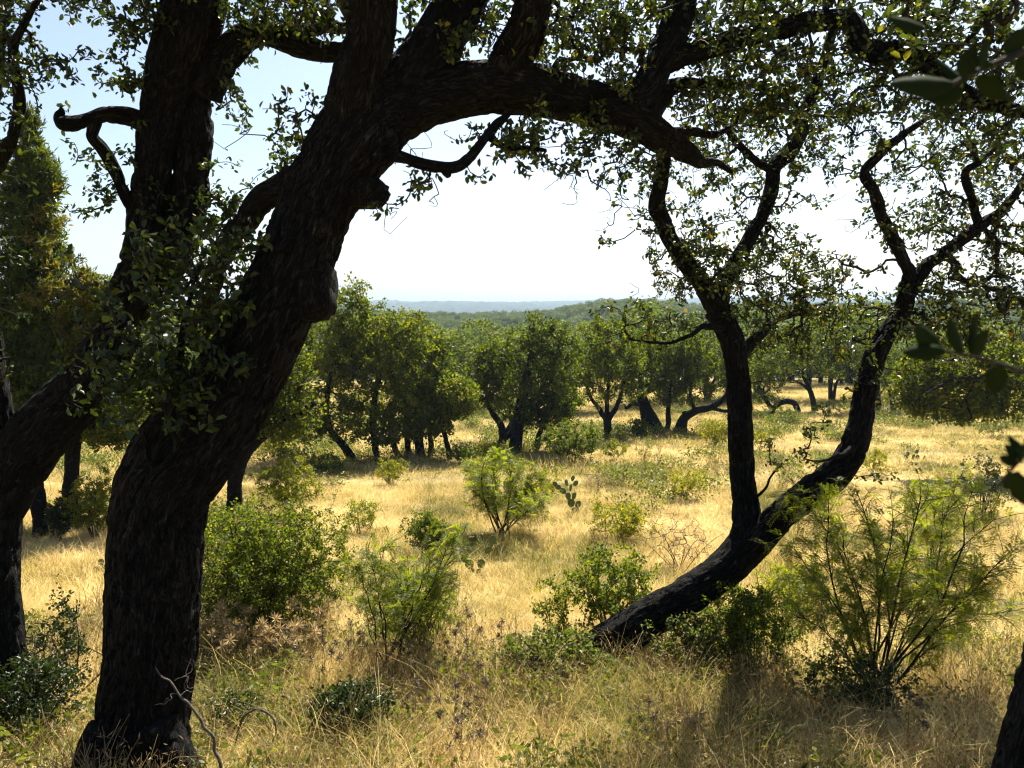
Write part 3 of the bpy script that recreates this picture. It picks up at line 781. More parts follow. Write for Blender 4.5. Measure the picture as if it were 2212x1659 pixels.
crown_for(C, nC, [
    (1480, 560, 60, 50, None, .9), (1440, 620, 40, 40, None, .6), (1660, 530, 70, 60, dC + .8, 1.2), (1730, 570, 60, 50, dC + .9, 1.2), (1640, 630, 70, 50, dC + .5, 1.1), (1800, 640, 50, 50, dC + .9, 1.1),
    (1720, 670, 80, 60, dC + .9, 1.2), (1560, 480, 40, 40, dC + .3, .8), (1850, 670, 50, 50, dC + .2, 1.0), (1390, 710, 60, 40, dC - .3, .9), (1440, 690, 50, 30, dC - .1, .8), (1330, 690, 40, 26, dC - .4, .7), (1400, 660, 40, 26, dC - .2, .5),
    (1500, 320, 50, 60, dC, .9), (1440, 420, 40, 50, dC - .2, .7), (1400, 330, 40, 50, dC - .3, .8), (1340, 470, 30, 30, dC - .3, .35), (1315, 520, 14, 24, dC - .3, .2), (1390, 500, 30, 40, dC - .2, .5), (1600, 270, 50, 40, dC + .4, .7), (1560, 330, 40, 30, dC + .4, .7), (1600, 400, 30, 24, dC + .5, .4),
    (1700, 260, 50, 60, dC + .7, 1.), (1690, 440, 40, 24, dC + .6, .5), (1750, 440, 24, 18, dC + .7, .4), (1790, 310, 40, 50, dC + .7, .8), (1770, 200, 50, 60, dC + .8, .9),
    (1900, 430, 36, 50, dC - .2, .8), (1850, 380, 36, 30, dC - .3, .7), (1930, 330, 50, 30, dC - .3, .8), (2000, 270, 40, 40, dC - .3, .8), (1800, 370, 24, 30, dC - .3, .3),
    (2000, 490, 50, 40, dC + .1, .8), (2050, 430, 40, 50, dC + .1, .8), (2090, 330, 50, 40, dC, 1.), (2150, 410, 50, 50, dC + .1, 1.), (2190, 330, 40, 50, dC + .2, 1.), (2180, 540, 60, 60, dC + .2, 1.1), (2080, 590, 70, 50, dC + .1, 1.2),
    (2000, 650, 60, 50, dC, 1.2), (1930, 720, 50, 50, dC - .1, 1.0), (2100, 690, 80, 60, dC + .2, 1.3), (2190, 660, 50, 70, dC + .2, 1.2), (1850, 750, 40, 40, dC - .2, .7), (1845, 820, 40, 36, dC - .3, .6), (1700, 750, 60, 40, dC + .8, 1.), (1780, 740, 50, 40, dC + .7, 1.),
    (1990, 760, 50, 40, dC + .1, .8), (1790, 890, 16, 36, dC - .5, .3), (1750, 930, 16, 12, dC - .6, .3), (1750, 985, 40, 12, dC - .7, .4), (1680, 1005, 26, 12, dC - .4, .4), (1660, 965, 16, 14, dC - .4, .3), (1900, 1030, 24, 10, dC - .4, .2),
    (1880, 860, 30, 30, dC - .3, .4), (1640, 860, 30, 30, dC + .1, .3), (1660, 830, 20, 20, dC + .1, .3),
    (1900, -40, 260, 120, dC + .4, .6), (1500, -60, 200, 100, dC - .2, .5), (2350, 250, 120, 200, dC, .7), (2350, 600, 120, 120, dC, .6)]
    + fill(36, 1400, 2212, 200, 440, 36, dC - .6, dC + 1.2, .8, [(1760, 1860, 330, 500), (1680, 1760, 380, 470)]) + fill(26, 1420, 1850, 480, 720, 40, dC - .3, dC + 1.4, .8, [(1740, 1930, 440, 580)]) + fill(18, 1900, 2212, 430, 780, 40, dC - .4, dC + .8, .9),
    dC, .042, .0125, per=11, dens=500, mat=M['oak'], tint=(.05, 1.0), tpow=1.0,
    bare=[(1350, 420, 70, 60, dC - .4, .6), (1620, 300, 60, 40, dC + .5, .5), (1980, 350, 60, 50, dC - .2, .6), (1700, 470, 60, 30, dC + .6, .3), (2080, 420, 50, 50, dC, .5), (1760, 390, 40, 40, dC + .5, .3), (1420, 600, 50, 40, dC, .4), (1500, 400, 90, 80, dC, .6), (1900, 400, 90, 80, dC - .2, .6), (2120, 430, 90, 90, dC, .6), (1650, 380, 80, 70, dC + .5, .5)])

# ---- tree D: trunk in the lower right corner, and the bough of it that hangs close to the lens
D = Thing('live_oak_tree', 'dark lichen-spotted oak trunk cut off by the lower right corner', 'tree', at(2260, 1800, 3.1) * np.array([1, 1, 0]) + np.array([0, 0, gz(at(2260, 1800, 3.1)[0], 3.1)]))
add_limb(D, 'trunk', [(2225, 1900, 260, 3.1), (2250, 1700, 240, 3.1), (2290, 1540, 215, 3.1), (2330, 1380, 195, 3.12), (2380, 1200, 180, 3.15), (2450, 900, 160, 3.2), (2500, 500, 140, 3.2), (2480, 0, 120, 3.0), (2400, -600, 90, 2.6)], seed=31.7, lump=.05)
nD = [limb_points([(2480, 0, 9, 3.0), (2450, -300, 9, 2.9), (2400, -600, 9, 2.6)])[:, :3]]
crown_for(D, nD, [(2300, -500, 500, 260, 2.4, .8), (1900, -700, 500, 260, 2.4, .6), (2500, -200, 200, 260, 2.6, .8)], 2.6, *OAKLEAF, per=12, dens=500, mat=M['oak'], over=[((.8, -1.2, 5.0), (3.6, 3.0, .9), 520), ((.6, -4.5, 3.6), (4.5, 1.6, 1.8), 420)])  # over: unseen leaves above and behind the camera, added to block sky light


# ---- sprigs of oak leaves close to the lens
def near_leaf_mesh(L, W, curl, seed):
    """one oak leaf as a thin solid, pointing along +X"""
    n = 9
    t = np.linspace(0, 1, n)
    w = W * np.sin(np.pi * np.clip(t, 0.02, .985) ** .85) ** .75 * (1 + .08 * np.sin(t * 17 + seed))
    rows = []
    for s in (-1, -.5, 0, .5, 1):
        rows.append(np.stack([t * L, s * w, -curl * L * t ** 2 + abs(s) * w * .22], -1))
    top = np.stack(rows, 1)
    V = np.concatenate([top.reshape(-1, 3), (top - np.array([0, 0, .0007])).reshape(-1, 3)])
    m = 5; o = n * m
    i = np.arange(n - 1)[:, None] * m; j = np.arange(m - 1)[None]
    Q = np.stack([i + j, i + m + j, i + m + j + 1, i + j + 1], -1).reshape(-1, 4)
    k = np.arange(n - 1)
    e1 = np.stack([k * m, k * m + o, (k + 1) * m + o, (k + 1) * m], 1)
    e2 = np.stack([k * m + m - 1, (k + 1) * m + m - 1, (k + 1) * m + m - 1 + o, k * m + m - 1 + o], 1)
    F = np.vstack([Q, Q[:, ::-1] + o, e1, e2])
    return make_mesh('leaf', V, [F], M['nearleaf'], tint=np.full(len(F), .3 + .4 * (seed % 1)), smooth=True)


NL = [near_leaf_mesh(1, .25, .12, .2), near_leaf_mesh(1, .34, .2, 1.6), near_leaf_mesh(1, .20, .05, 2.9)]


def sprig(label, stem, leaves, d):
    P = limb_points([(x, y, w, dd) for x, y, w, dd in stem])
    t = Thing('oak_sprig', label, 'branch', P[0, :3], 'oak sprigs hanging close to the lens')
    S, _ = spline(P, 24)
    V, F, bk = trunk_tube(S[:, :3], S[:, 3], 8, .1, .001, 3.)
    t.mesh('stem', V, F, M['twig'], smooth=True)
    for q, (x0, y0, x1, y1, dd, roll, v) in enumerate(leaves):
        a, b = at(x0, y0, dd), at(x1, y1, dd + .012)
        L = np.linalg.norm(b - a)
        X = (b - a) / L
        L *= .74
        Yv = np.cross([0, 1, 0], X); Yv /= np.linalg.norm(Yv)
        Z = np.cross(X, Yv)
        R = Matrix(np.stack([X, Yv, Z], 1).tolist()).to_4x4() @ Matrix.Rotation(roll, 4, 'X')
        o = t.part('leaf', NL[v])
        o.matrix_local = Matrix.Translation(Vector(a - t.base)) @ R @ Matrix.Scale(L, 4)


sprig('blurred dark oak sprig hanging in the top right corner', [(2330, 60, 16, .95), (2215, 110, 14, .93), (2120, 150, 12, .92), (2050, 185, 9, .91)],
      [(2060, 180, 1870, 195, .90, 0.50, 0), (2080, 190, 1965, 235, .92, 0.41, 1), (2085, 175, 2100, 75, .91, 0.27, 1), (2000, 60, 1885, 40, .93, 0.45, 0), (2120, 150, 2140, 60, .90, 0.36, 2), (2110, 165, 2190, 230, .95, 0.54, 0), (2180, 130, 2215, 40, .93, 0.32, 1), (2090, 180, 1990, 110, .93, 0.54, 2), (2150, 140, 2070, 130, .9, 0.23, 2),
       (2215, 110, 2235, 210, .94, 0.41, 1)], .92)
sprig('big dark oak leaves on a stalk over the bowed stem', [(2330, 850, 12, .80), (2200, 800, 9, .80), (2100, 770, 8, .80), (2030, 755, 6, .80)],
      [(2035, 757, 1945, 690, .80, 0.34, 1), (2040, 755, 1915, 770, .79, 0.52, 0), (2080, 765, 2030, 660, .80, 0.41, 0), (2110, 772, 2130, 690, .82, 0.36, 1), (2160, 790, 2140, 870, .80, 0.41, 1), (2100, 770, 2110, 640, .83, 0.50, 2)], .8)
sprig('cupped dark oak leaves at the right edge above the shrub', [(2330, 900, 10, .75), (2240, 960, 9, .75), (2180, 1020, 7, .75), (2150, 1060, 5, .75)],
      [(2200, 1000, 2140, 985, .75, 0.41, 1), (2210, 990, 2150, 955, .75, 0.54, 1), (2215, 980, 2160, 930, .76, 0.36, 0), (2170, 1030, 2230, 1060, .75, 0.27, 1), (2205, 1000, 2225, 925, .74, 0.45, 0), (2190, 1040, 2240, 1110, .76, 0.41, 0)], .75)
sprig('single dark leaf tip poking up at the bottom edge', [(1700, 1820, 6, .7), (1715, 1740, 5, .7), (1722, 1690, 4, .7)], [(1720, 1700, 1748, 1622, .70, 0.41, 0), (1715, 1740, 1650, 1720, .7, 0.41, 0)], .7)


# ------------------------------------------------------------------ oaks round the clearing
def mid_tree(label, base, trunk, blobs, limbs=(), tint=(0, 1), leaves=16000, size=.10, name='live_oak_tree', mat='oak_far', group='live oaks round the clearing', depth=None, tpow=1.1, dscale=1.0, clumps=None, extra_trunks=()):
    b = gp(*base) if depth is None else None
    if b is None:
        p = at(base[0], base[1], depth); b = np.array([p[0], p[1], gz(p[0], p[1])])
    d = b[1]
    t = Thing(name, label, 'tree', b, group)
    nodes = []
    lift = np.array([0, 0, 0.])
    def go(nm, pl):
        rows = []
        for q in pl:
            p = at(q[0], q[1], d + (q[3] if len(q) > 3 else 0))
            rows.append([*p, max(msize(q[2], d) / 2, .012)])
        rows = np.array(rows)
        if nm == 'trunk':
            foot = rows[0].copy(); foot[2] = min(foot[2], gz(foot[0], foot[1])) - .25; foot[3] *= 1.35
            rows = np.vstack([foot, rows])
        add_limb(t, nm, rows, raw=True, seg=12, nodes=nodes, seed=rng.random() * 50, lump=.1, bark=.02)
    go('trunk', trunk)
    for q in extra_trunks: go('trunk', q)
    for q in limbs: go('limb', q)
    # limbs from the trunk into each lobe of the crown
    tv = np.vstack(nodes)
    cents = [at(x, y, d) for x, y, rx, ry in [q[:4] for q in blobs]]
    area = sum(q[2] * q[3] for q in blobs)
    leaves = int(leaves * .72)
    ncl = clumps or int(np.clip(leaves / 24, 80, 1500))
    T = []
    for x, y, rx, ry in [q[:4] for q in blobs]:
        n = max(8, int(ncl * rx * ry / area))
        v = rand_dirs(n) * (.35 + .65 * rng.random((n, 1)) ** .5)
        v = v * (.82 + .45 * vnoise(v * 2.2 + rng.random() * 90)[:, None])
        mx, my = msize(rx, d) * 1.22, msize(ry, d) * 1.06
        T.append(at(x, y, d) + v * np.array([mx, (mx + my) * .5 * dscale, my]))
    T = np.vstack(T)
    g = ground(T[:, 0], T[:, 1])
    T = T[T[:, 2] > g + .55]
    P, carry = grow(tv, T, npts=4, wig=.2)
    v, f = twig_mesh(P, carry, .006, .45, 3, .09)
    t.mesh('branches', v, [f], M['twig'], kind='stuff')
    per = max(4, int(leaves / len(T)))
    V, F, k = spray_leaves(P, per, size, size * .33, spread=.17, up=.6, detailed=False, tlo=.5, droop=.15)
    cl = rng.random(len(T)) * .55
    tn = np.repeat(cl, per) + rng.random(len(F)) * .45
    tn = tint[0] + (tint[1] - tint[0]) * tn ** tpow
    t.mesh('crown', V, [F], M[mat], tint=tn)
    return t


# left of the middle: the thick clump behind the great oak
mid_tree('leafy round oak directly behind the great leaning trunk', (764, 1000), [(764, 998, 20), (752, 975, 20), (735, 955, 18), (715, 930, 16), (705, 880, 14), (715, 800, 10)],
         [(680, 830, 80, 90), (700, 740, 70, 70), (640, 880, 50, 60), (745, 670, 50, 50), (760, 630, 34, 30), (740, 780, 60, 90), (790, 700, 60, 50), (720, 900, 70, 40), (690, 930, 60, 24), (640, 930, 50, 26)], leaves=24000, tint=(0.1, 1))
mid_tree('broad oak with glinting crown right of the great trunk', (817, 996), [(817, 994, 15), (810, 960, 15), (805, 900, 14), (815, 820, 10)],
         [(830, 750, 80, 60), (800, 830, 70, 80), (880, 800, 70, 80), (860, 880, 70, 70), (900, 740, 50, 50), (850, 700, 60, 36), (780, 770, 60, 60), (820, 915, 60, 40), (920, 880, 40, 60), (800, 945, 50, 22), (870, 935, 60, 26)], leaves=27000, tint=(0.1, 1))
mid_tree('oak with a row of dark stems in the left clump', (860, 988), [(862, 990, 15), (850, 960, 14), (845, 900, 12), (860, 840, 9)],
         [(930, 800, 50, 60), (900, 880, 60, 50), (960, 850, 40, 40), (940, 740, 30, 30), (910, 930, 44, 22)], leaves=12000,
         extra_trunks=[[(884, 985, 14), (880, 950, 13), (885, 900, 10)], [(908, 984, 22), (904, 950, 20), (910, 900, 14)], [(930, 978, 13), (929, 940, 12), (925, 890, 10)]], tint=(0, .9))
mid_tree('small slender oak at the right end of the left clump', (972, 992), [(972, 992, 13), (966, 960, 12), (958, 925, 11), (955, 890, 8)],
         [(975, 850, 50, 40), (950, 900, 34, 34), (1000, 870, 26, 26), (930, 860, 30, 30)], leaves=9000, tint=(.15, 1))
# the middle clump
mid_tree('tall dark oak with thick straight trunk in mid-clearing', (1113, 978), [(1112, 976, 32), (1116, 930, 28), (1124, 880, 26), (1136, 820, 20), (1150, 760, 12)],
         [(1165, 735, 60, 40), (1140, 790, 70, 60), (1190, 810, 60, 60), (1205, 750, 50, 50), (1120, 850, 50, 50), (1170, 880, 50, 40), (1215, 850, 40, 40), (1170, 700, 40, 24), (1130, 900, 40, 24), (1200, 900, 40, 24)],
         limbs=[[(1116, 920, 16), (1105, 935, 14), (1092, 945, 12)]], leaves=22000, tint=(0, .85))
mid_tree('oak with a bent forked trunk left of the tall dark one', (1083, 968), [(1083, 966, 21), (1085, 940, 19), (1080, 915, 16), (1066, 895, 13), (1052, 870, 10)],
         [(1058, 790, 40, 50), (1045, 845, 34, 40), (1080, 830, 34, 50), (1075, 760, 34, 30)], limbs=[[(1085, 935, 12), (1098, 925, 11), (1110, 905, 9)]], leaves=10000, tint=(0, .85))
mid_tree('low thin-stemmed oak right of the tall dark one', (1160, 972), [(1159, 972, 13), (1162, 945, 12), (1172, 920, 11), (1186, 890, 9)],
         [(1180, 880, 44, 36), (1150, 900, 26, 24), (1215, 870, 30, 30)], leaves=6000, tint=(0, .8))
mid_tree('vase-shaped oak with three spreading limbs in mid-clearing', (1316, 948), [(1316, 948, 20), (1313, 925, 18), (1311, 905, 18)],
         [(1305, 800, 70, 50), (1270, 850, 44, 36), (1345, 770, 50, 60), (1310, 740, 60, 46), (1260, 780, 40, 40), (1350, 830, 40, 30), (1290, 710, 40, 24)],
         limbs=[[(1312, 912, 13), (1295, 885, 11), (1278, 860, 8), (1265, 830, 6)], [(1312, 910, 13), (1330, 880, 11), (1342, 850, 8), (1350, 810, 6)], [(1312, 908, 12), (1312, 870, 10), (1316, 820, 6)]], leaves=18000, tint=(.1, 1))
mid_tree('oak on a stout trunk leaning left beside a dark bush', (1418, 934), [(1420, 932, 34), (1408, 905, 30), (1394, 880, 26), (1386, 850, 18), (1385, 800, 10)],
         [(1390, 800, 46, 50), (1420, 750, 50, 44), (1370, 850, 30, 24), (1430, 830, 40, 40)], extra_trunks=[[(1392, 938, 12), (1388, 900, 11), (1384, 860, 9)]],
         limbs=[[(1394, 880, 10), (1370, 872, 9), (1352, 882, 7), (1350, 876, 3)]], leaves=12000, tint=(0, .8))
mid_tree('thin upright oak between two leaning trunks', (1440, 934), [(1440, 934, 12), (1444, 900, 11), (1446, 860, 9), (1450, 810, 7)],
         [(1460, 800, 40, 50), (1480, 760, 40, 40), (1450, 850, 30, 26)], leaves=8000, tint=(0, .8))
mid_tree('oak whose low trunk sprawls right along the grass', (1464, 936), [(1462, 936, 22), (1478, 905, 20), (1502, 888, 18), (1535, 880, 15), (1565, 860, 13), (1580, 830, 8)],
         [(1530, 800, 50, 46), (1580, 810, 50, 40), (1500, 840, 40, 30), (1540, 750, 50, 40), (1610, 780, 40, 40)],
         extra_trunks=[[(1478, 937, 17), (1479, 915, 16), (1480, 890, 13)]], limbs=[[(1500, 888, 9), (1490, 850, 8), (1500, 810, 6)], [(1530, 880, 9), (1560, 888, 8), (1585, 885, 6)]], leaves=12000, tint=(0, .85))
# right side
mid_tree('oak with an arched snake-like trunk behind the slanting oak', (1724, 892), [(1724, 892, 13), (1718, 874, 13), (1702, 866, 12), (1685, 870, 12), (1670, 880, 11), (1655, 865, 9), (1645, 840, 7)],
         [(1640, 820, 40, 40), (1680, 790, 50, 40), (1610, 780, 44, 40), (1650, 750, 50, 30)], leaves=10000, tint=(0, .9))
mid_tree('oak with a slim leaning trunk under a wide crown', (1760, 888), [(1760, 888, 13), (1754, 860, 12), (1744, 830, 10), (1730, 800, 8)],
         [(1740, 770, 60, 44), (1790, 780, 40, 40), (1700, 760, 44, 40), (1760, 720, 50, 36), (1820, 740, 40, 40)], limbs=[[(1752, 850, 7), (1735, 832, 6), (1722, 826, 4)]], leaves=12000, tint=(0, .9))
mid_tree('dark oak behind the bowed stem', (1896, 888), [(1896, 888, 20), (1892, 850, 18), (1895, 800, 12)], [(1900, 780, 50, 50), (1870, 740, 50, 44), (1930, 820, 36, 36)], extra_trunks=[[(1930, 880, 12), (1925, 850, 10), (1915, 820, 8)]], leaves=10000, tint=(0, .8))
mid_tree('oak with low drooping crown at the right of the clearing', (2245, 915), [(2245, 915, 24), (2238, 880, 22), (2215, 840, 18), (2170, 800, 12)],
         [(1990, 820, 50, 46), (2050, 780, 70, 60), (2080, 850, 60, 44), (2160, 800, 70, 70), (2030, 880, 44, 26), (2130, 880, 50, 26), (2200, 850, 60, 50), (1985, 870, 30, 26), (2080, 890, 60, 20), (1960, 850, 30, 30)],
         limbs=[[(2210, 840, 12, 0), (2130, 815, 9, -.6), (2060, 820, 7, -1), (2000, 850, 4, -1.2)], [(2090, 880, 4, -1), (2098, 900, 4, -1), (2092, 908, 2, -1)]], leaves=26000, tint=(.1, 1), depth=21.0)
# left side
mid_tree('straight dark oak trunk under the juniper at the left', (86, 1160), [(86, 1160, 34), (86, 1110, 33), (82, 1050, 32), (74, 980, 30), (60, 900, 24)],
         [(40, 860, 80, 60), (100, 900, 70, 40), (10, 800, 60, 60), (110, 830, 60, 50)], leaves=12000, tint=(0, .8), size=.075)
mid_tree('dark upright oak trunk beside a yellow-green bush at the left', (158, 1146), [(158, 1146, 36), (156, 1090, 33), (153, 1030, 32), (156, 960, 30), (175, 890, 24)],
         [(200, 880, 60, 50), (250, 930, 50, 30), (180, 800, 70, 60), (230, 740, 60, 60), (260, 850, 50, 60)], leaves=14000, tint=(0, .8), size=.075)
mid_tree('oak leaning right from behind the foot of the great trunk', (506, 1118), [(504, 1135, 34), (506, 1080, 34), (508, 1030, 34), (520, 985, 34), (560, 945, 28), (620, 905, 20), (680, 870, 12)],
         [(560, 850, 60, 60), (620, 880, 50, 44), (500, 820, 60, 60), (540, 740, 60, 60), (470, 720, 50, 60), (600, 790, 60, 60), (610, 930, 60, 20)], leaves=22000, tint=(0, .85), size=.075)


# ------------------------------------------------------------------ juniper
def juniper(label, base, top, blobs, trunk):
    b = gp(*base); d = b[1]
    t = Thing('juniper_tree', label, 'tree', b)
    nodes = []
    rows = np.array([[*at(x, y, d), msize(w, d) / 2] for x, y, w in trunk])
    add_limb(t, 'trunk', rows, raw=True, seg=12, nodes=nodes, seed=3., lump=.1, bark=.02)
    T = []
    for x, y, rx, ry, n in blobs:
        v = rand_dirs(n) * (.3 + .7 * rng.random((n, 1)) ** .5)
        v[rng.random(n) < .18] *= 1.3
        mx, my = msize(rx, d), msize(ry, d)
        T.append(at(x, y, d) + v * np.array([mx, (mx + my) * .5, my]))
    T = np.vstack(T)
    # boughs sweep up: tips lifted above the points where they leave the stem
    P, carry = grow(np.vstack(nodes), T, npts=5, wig=.14, sag=.18)
    v, f = twig_mesh(P, carry, .005, .45, 3, .07)
    t.mesh('branches', v, [f], M['twig'], kind='stuff')
    V, F, k = spray_leaves(P, 46, .10, .013, spread=.12, up=.0, detailed=False, tlo=.3, droop=-.5, jitter=.5)
    brown = np.repeat((vnoise(P[:, -1] * .9 + 4.) > .60) * .42, 46)
    t.mesh('crown', V, [F], M['juniper'], tint=np.clip(rng.random(len(F)) * .62 + brown, 0, 1))


juniper('shaggy juniper with a pointed top against the sky at the left', (40, 1150), (60, 240), [(62, 275, 14, 40, 26), (70, 340, 30, 40, 46), (100, 390, 30, 50, 60), (30, 400, 50, 50, 70), (60, 470, 70, 60, 130), (60, 560, 90, 60, 170), (100, 650, 110, 60, 200), (40, 720, 90, 60, 150),
        (130, 740, 90, 70, 170), (60, 820, 90, 50, 120), (200, 640, 40, 60, 70), (-60, 600, 80, 160, 130)],
        [(30, 1165, 26), (35, 1000, 24), (45, 800, 20), (55, 600, 14), (60, 420, 8), (62, 270, 3)])
juniper('drooping olive juniper boughs behind the forked oak', (300, 1120), (260, 880), [(225, 930, 50, 30, 60), (270, 900, 40, 40, 60), (330, 840, 60, 60, 90), (250, 800, 60, 60, 90)],
        [(300, 1130, 20), (298, 1000, 18), (290, 900, 12), (285, 800, 6)])


# ------------------------------------------------------------------ shrubs
def bush(label, base, w, h, mat, leafL, leafW, sprays, per, name='shrub', cat='shrub', nst=9, tint=(0, 1), depth=None, lift=.12, dx=0, group=None, detailed=False, spread=.05, shell=.25, flat=.9, twigm='twig', r0=.0022, squash=1.0, rough=1.0):
    """a rounded shrub: stems fanning from the base, twigs, small leaves"""
    b, dy = foot(base, depth)
    h = h + dy
    d = b[1]
    t = Thing(name, label, cat, b, group)
    W, Hh = msize(w, d) / 2, msize(h, d)
    nd = [b[None] + np.array([[0, 0, -.03]]) + rng.normal(size=(nst, 3)) * np.array([.05, .05, 0]) * W]
    n = sprays
    v = rand_dirs(n) * (shell + (1 - shell) * rng.random((n, 1)) ** .6)
    v *= (1 - .5 * rough + rough * vnoise(v * 1.7 + rng.random() * 90)[:, None])
    sh = rng.random(n) < .10
    v[sh] *= 1.28
    T = b + np.array([msize(dx, d), 0, Hh * (.5 + lift * .5)]) + v * np.array([W, W * flat, Hh * (.5 - lift * .4) * squash])
    T = T[T[:, 2] > ground(T[:, 0], T[:, 1]) + .02]
    # main stems first
    st = T[rng.choice(len(T), min(nst, len(T)), replace=False)]
    u = np.linspace(0, 1, 7)[None, :, None]
    SP = nd[0][:len(st), None] * (1 - u) + st[:, None] * u
    SP = SP + np.sin(u * np.pi) * rng.normal(size=(len(st), 1, 3)) * .08 * Hh
    SP[..., 2] += (np.sin(u * np.pi) * .12 * Hh)[..., 0]
    P, carry = grow(np.vstack([SP.reshape(-1, 3)]), T, npts=4, wig=.18)
    v1, f1 = twig_mesh(P, carry, r0, .4, 3, .012)
    v2, f2 = batch_tubes(SP, np.linspace(1, .35, 7)[None] * np.full((len(st), 1), max(.006, Hh * .009)), 5)
    t.mesh('stems', np.vstack([v2, v1]), [np.vstack([f2, f1 + len(v2)])], M[twigm], kind='stuff')
    V, F, k = spray_leaves(P, per, leafL, leafW, spread, .6, detailed, .25, .0)
    nn = len(F) // k
    tn = np.clip(np.repeat(rng.random(len(P)) * .4, per) + rng.random(nn) * .6, 0, 1)
    t.mesh('crown', V, [F], M[mat], tint=np.repeat(tint[0] + (tint[1] - tint[0]) * tn, k))
    return t


bush('big dense dark-green shrub right of the great trunk', (576, 1362), 365, 290, 'shrub', .030, .0095, 1900, 22, nst=14, tint=(0, .95), detailed=False, spread=.05, shell=.1, rough=.45)
bush('round yellow-green shrub beyond the big dark one', (622, 1108), 150, 122, 'bright', .05, .010, 330, 26, tint=(0, .85))
bush('little yellow-green shrub in the shade of the left clump', (848, 1036), 74, 46, 'bright', .05, .011, 110, 20, tint=(.1, .9))
bush('small dark rounded shrub in the middle of the field', (926, 1186), 98, 92, 'shrub', .035, .011, 260, 22, tint=(0, .7))
bush('wide dark-green bush at the foot of the middle oaks', (1236, 990), 150, 76, 'shrub', .06, .018, 420, 22, tint=(0, .7))
bush('low dark bush beside the small slender oak', (1000, 990), 50, 24, 'shrub', .06, .018, 90, 16, tint=(0, .5))
bush('low green shrub beside the wide dark bush', (1330, 985), 70, 36, 'bright', .05, .012, 100, 18, tint=(0, .7))
bush('wispy dry shrub near the middle of the clearing', (1392, 992), 50, 46, 'weed', .04, .009, 70, 12, tint=(.3, 1))
bush('pale yellow-green shrub standing alone in the field', (1480, 1068), 86, 62, 'bright', .05, .010, 130, 20, tint=(.3, 1))
bush('bright yellow shrub near the sprawling trunk', (1545, 956), 66, 50, 'bright', .06, .014, 150, 18, tint=(.3, 1))
bush('yellow-green shrub showing right of the upright stem', (1642, 966), 44, 40, 'bright', .05, .012, 90, 16, tint=(.2, 1))
bush('low yellow-green thicket left of the upright stem', (1345, 1152), 150, 66, 'bright', .045, .010, 260, 18, tint=(.2, 1), squash=1.1)
bush('small yellow shrub in the field under the bowed stem', (1888, 1018), 60, 50, 'bright', .05, .010, 110, 18, tint=(.3, 1))
bush('grey-green shrub in the far right of the field', (2148, 938), 80, 44, 'weed', .06, .012, 140, 18, tint=(.1, .9))
bush('yellow-green bush behind the dark trunks at the left', (205, 1150), 90, 130, 'bright', .045, .012, 330, 22, tint=(0, .7))
bush('dark leafy shrub between the two left trunks', (125, 1150), 60, 80, 'oak', .045, .014, 160, 18, tint=(0, .4))
bush('thin dark shrub near the right edge of the field', (2125, 1100), 110, 120, 'oak', .04, .013, 150, 18, tint=(0, .45))
bush('fine green shrub behind the slanting trunk', (1625, 1430), 230, 190, 'shrub', .028, .008, 520, 14, tint=(0, .75), detailed=True)
bush('light green feathery thicket right of the slanting trunk', (1700, 1330), 150, 130, 'mesquite', .035, .006, 320, 20, tint=(.2, 1))
bush('leafy sprout shrub at the foot of the slanting oak', (1325, 1360), 210, 180, 'shrub', .034, .012, 330, 16, tint=(0, .9), detailed=True)
bush('pair of thin-stemmed sprouts left of the slanting oak', (1200, 1380), 110, 150, 'shrub', .03, .010, 80, 15, tint=(.1, 1), detailed=True, nst=4)
bush('low green sprout in the grass left of the slanting foot', (1190, 1440), 240, 70, 'weed', .035, .014, 240, 14, tint=(.1, .8), detailed=True)
bush('dark low shrub near the bottom edge', (755, 1640), 190, 130, 'oak', .030, .010, 260, 15, tint=(0, .45), detailed=True, depth=5.6)
bush('dark small-leaved thicket in the bottom left corner', (70, 1640), 240, 180, 'oak', .026, .009, 320, 14, tint=(0, .4), detailed=True, depth=5.6)
bush('scrubby sapling with bare twigs left of the great trunk', (150, 1560), 110, 270, 'oak', .026, .009, 90, 12, tint=(0, .5), detailed=True, nst=4, depth=6.3)
bush('dry twiggy shrub at the foot of the forked oak', (70, 1500), 170, 170, 'dry', .025, .004, 240, 6, tint=(0, .7), depth=6.4)
bush('tangle of thin grey twigs low in the bottom left corner', (50, 1600), 280, 190, 'oak', .022, .007, 420, 5, tint=(0, .6), depth=5.9, nst=18, r0=.003)
bush('sparse dark weed beside the foot of the great trunk', (505, 1640), 130, 100, 'oak', .026, .008, 110, 9, tint=(.1, .8), depth=5.7, detailed=True)
bush('light green scrub on the near side of the slanting trunk', (1500, 1425), 190, 110, 'weed', .03, .010, 260, 14, tint=(0, .8))
bush('small-leaved scrub under the middle of the slanting trunk', (1570, 1375), 150, 130, 'shrub', .028, .010, 220, 14, tint=(.1, .9))
bush('low dark scrub at the foot of the large mesquite', (1850, 1500), 240, 90, 'oak', .03, .010, 240, 14, tint=(.1, .9))
bush('brown twiggy dead shrub left of the fork of the slanting oak', (1465, 1215), 170, 110, 'dry', .03, .004, 240, 10, tint=(.2, .8))
bush('faint grey twiggy shrub in the mid field', (1290, 1200), 90, 80, 'dry', .03, .004, 60, 6, tint=(.1, .6))
bush('green shrub under the far middle oaks', (1060, 985), 80, 34, 'bright', .06, .014, 120, 16, tint=(0, .6))
bush('dark bush tucked under the stout leaning trunk', (1378, 938), 40, 40, 'shrub', .06, .018, 110, 16, tint=(0, .4))
bush('low green shrub under the arched trunk', (1690, 905), 120, 26, 'weed', .06, .016, 120, 16, tint=(0, .6))
bush('dark shrub under the slim leaning oak', (1790, 895), 60, 30, 'shrub', .06, .018, 80, 16, tint=(0, .5))
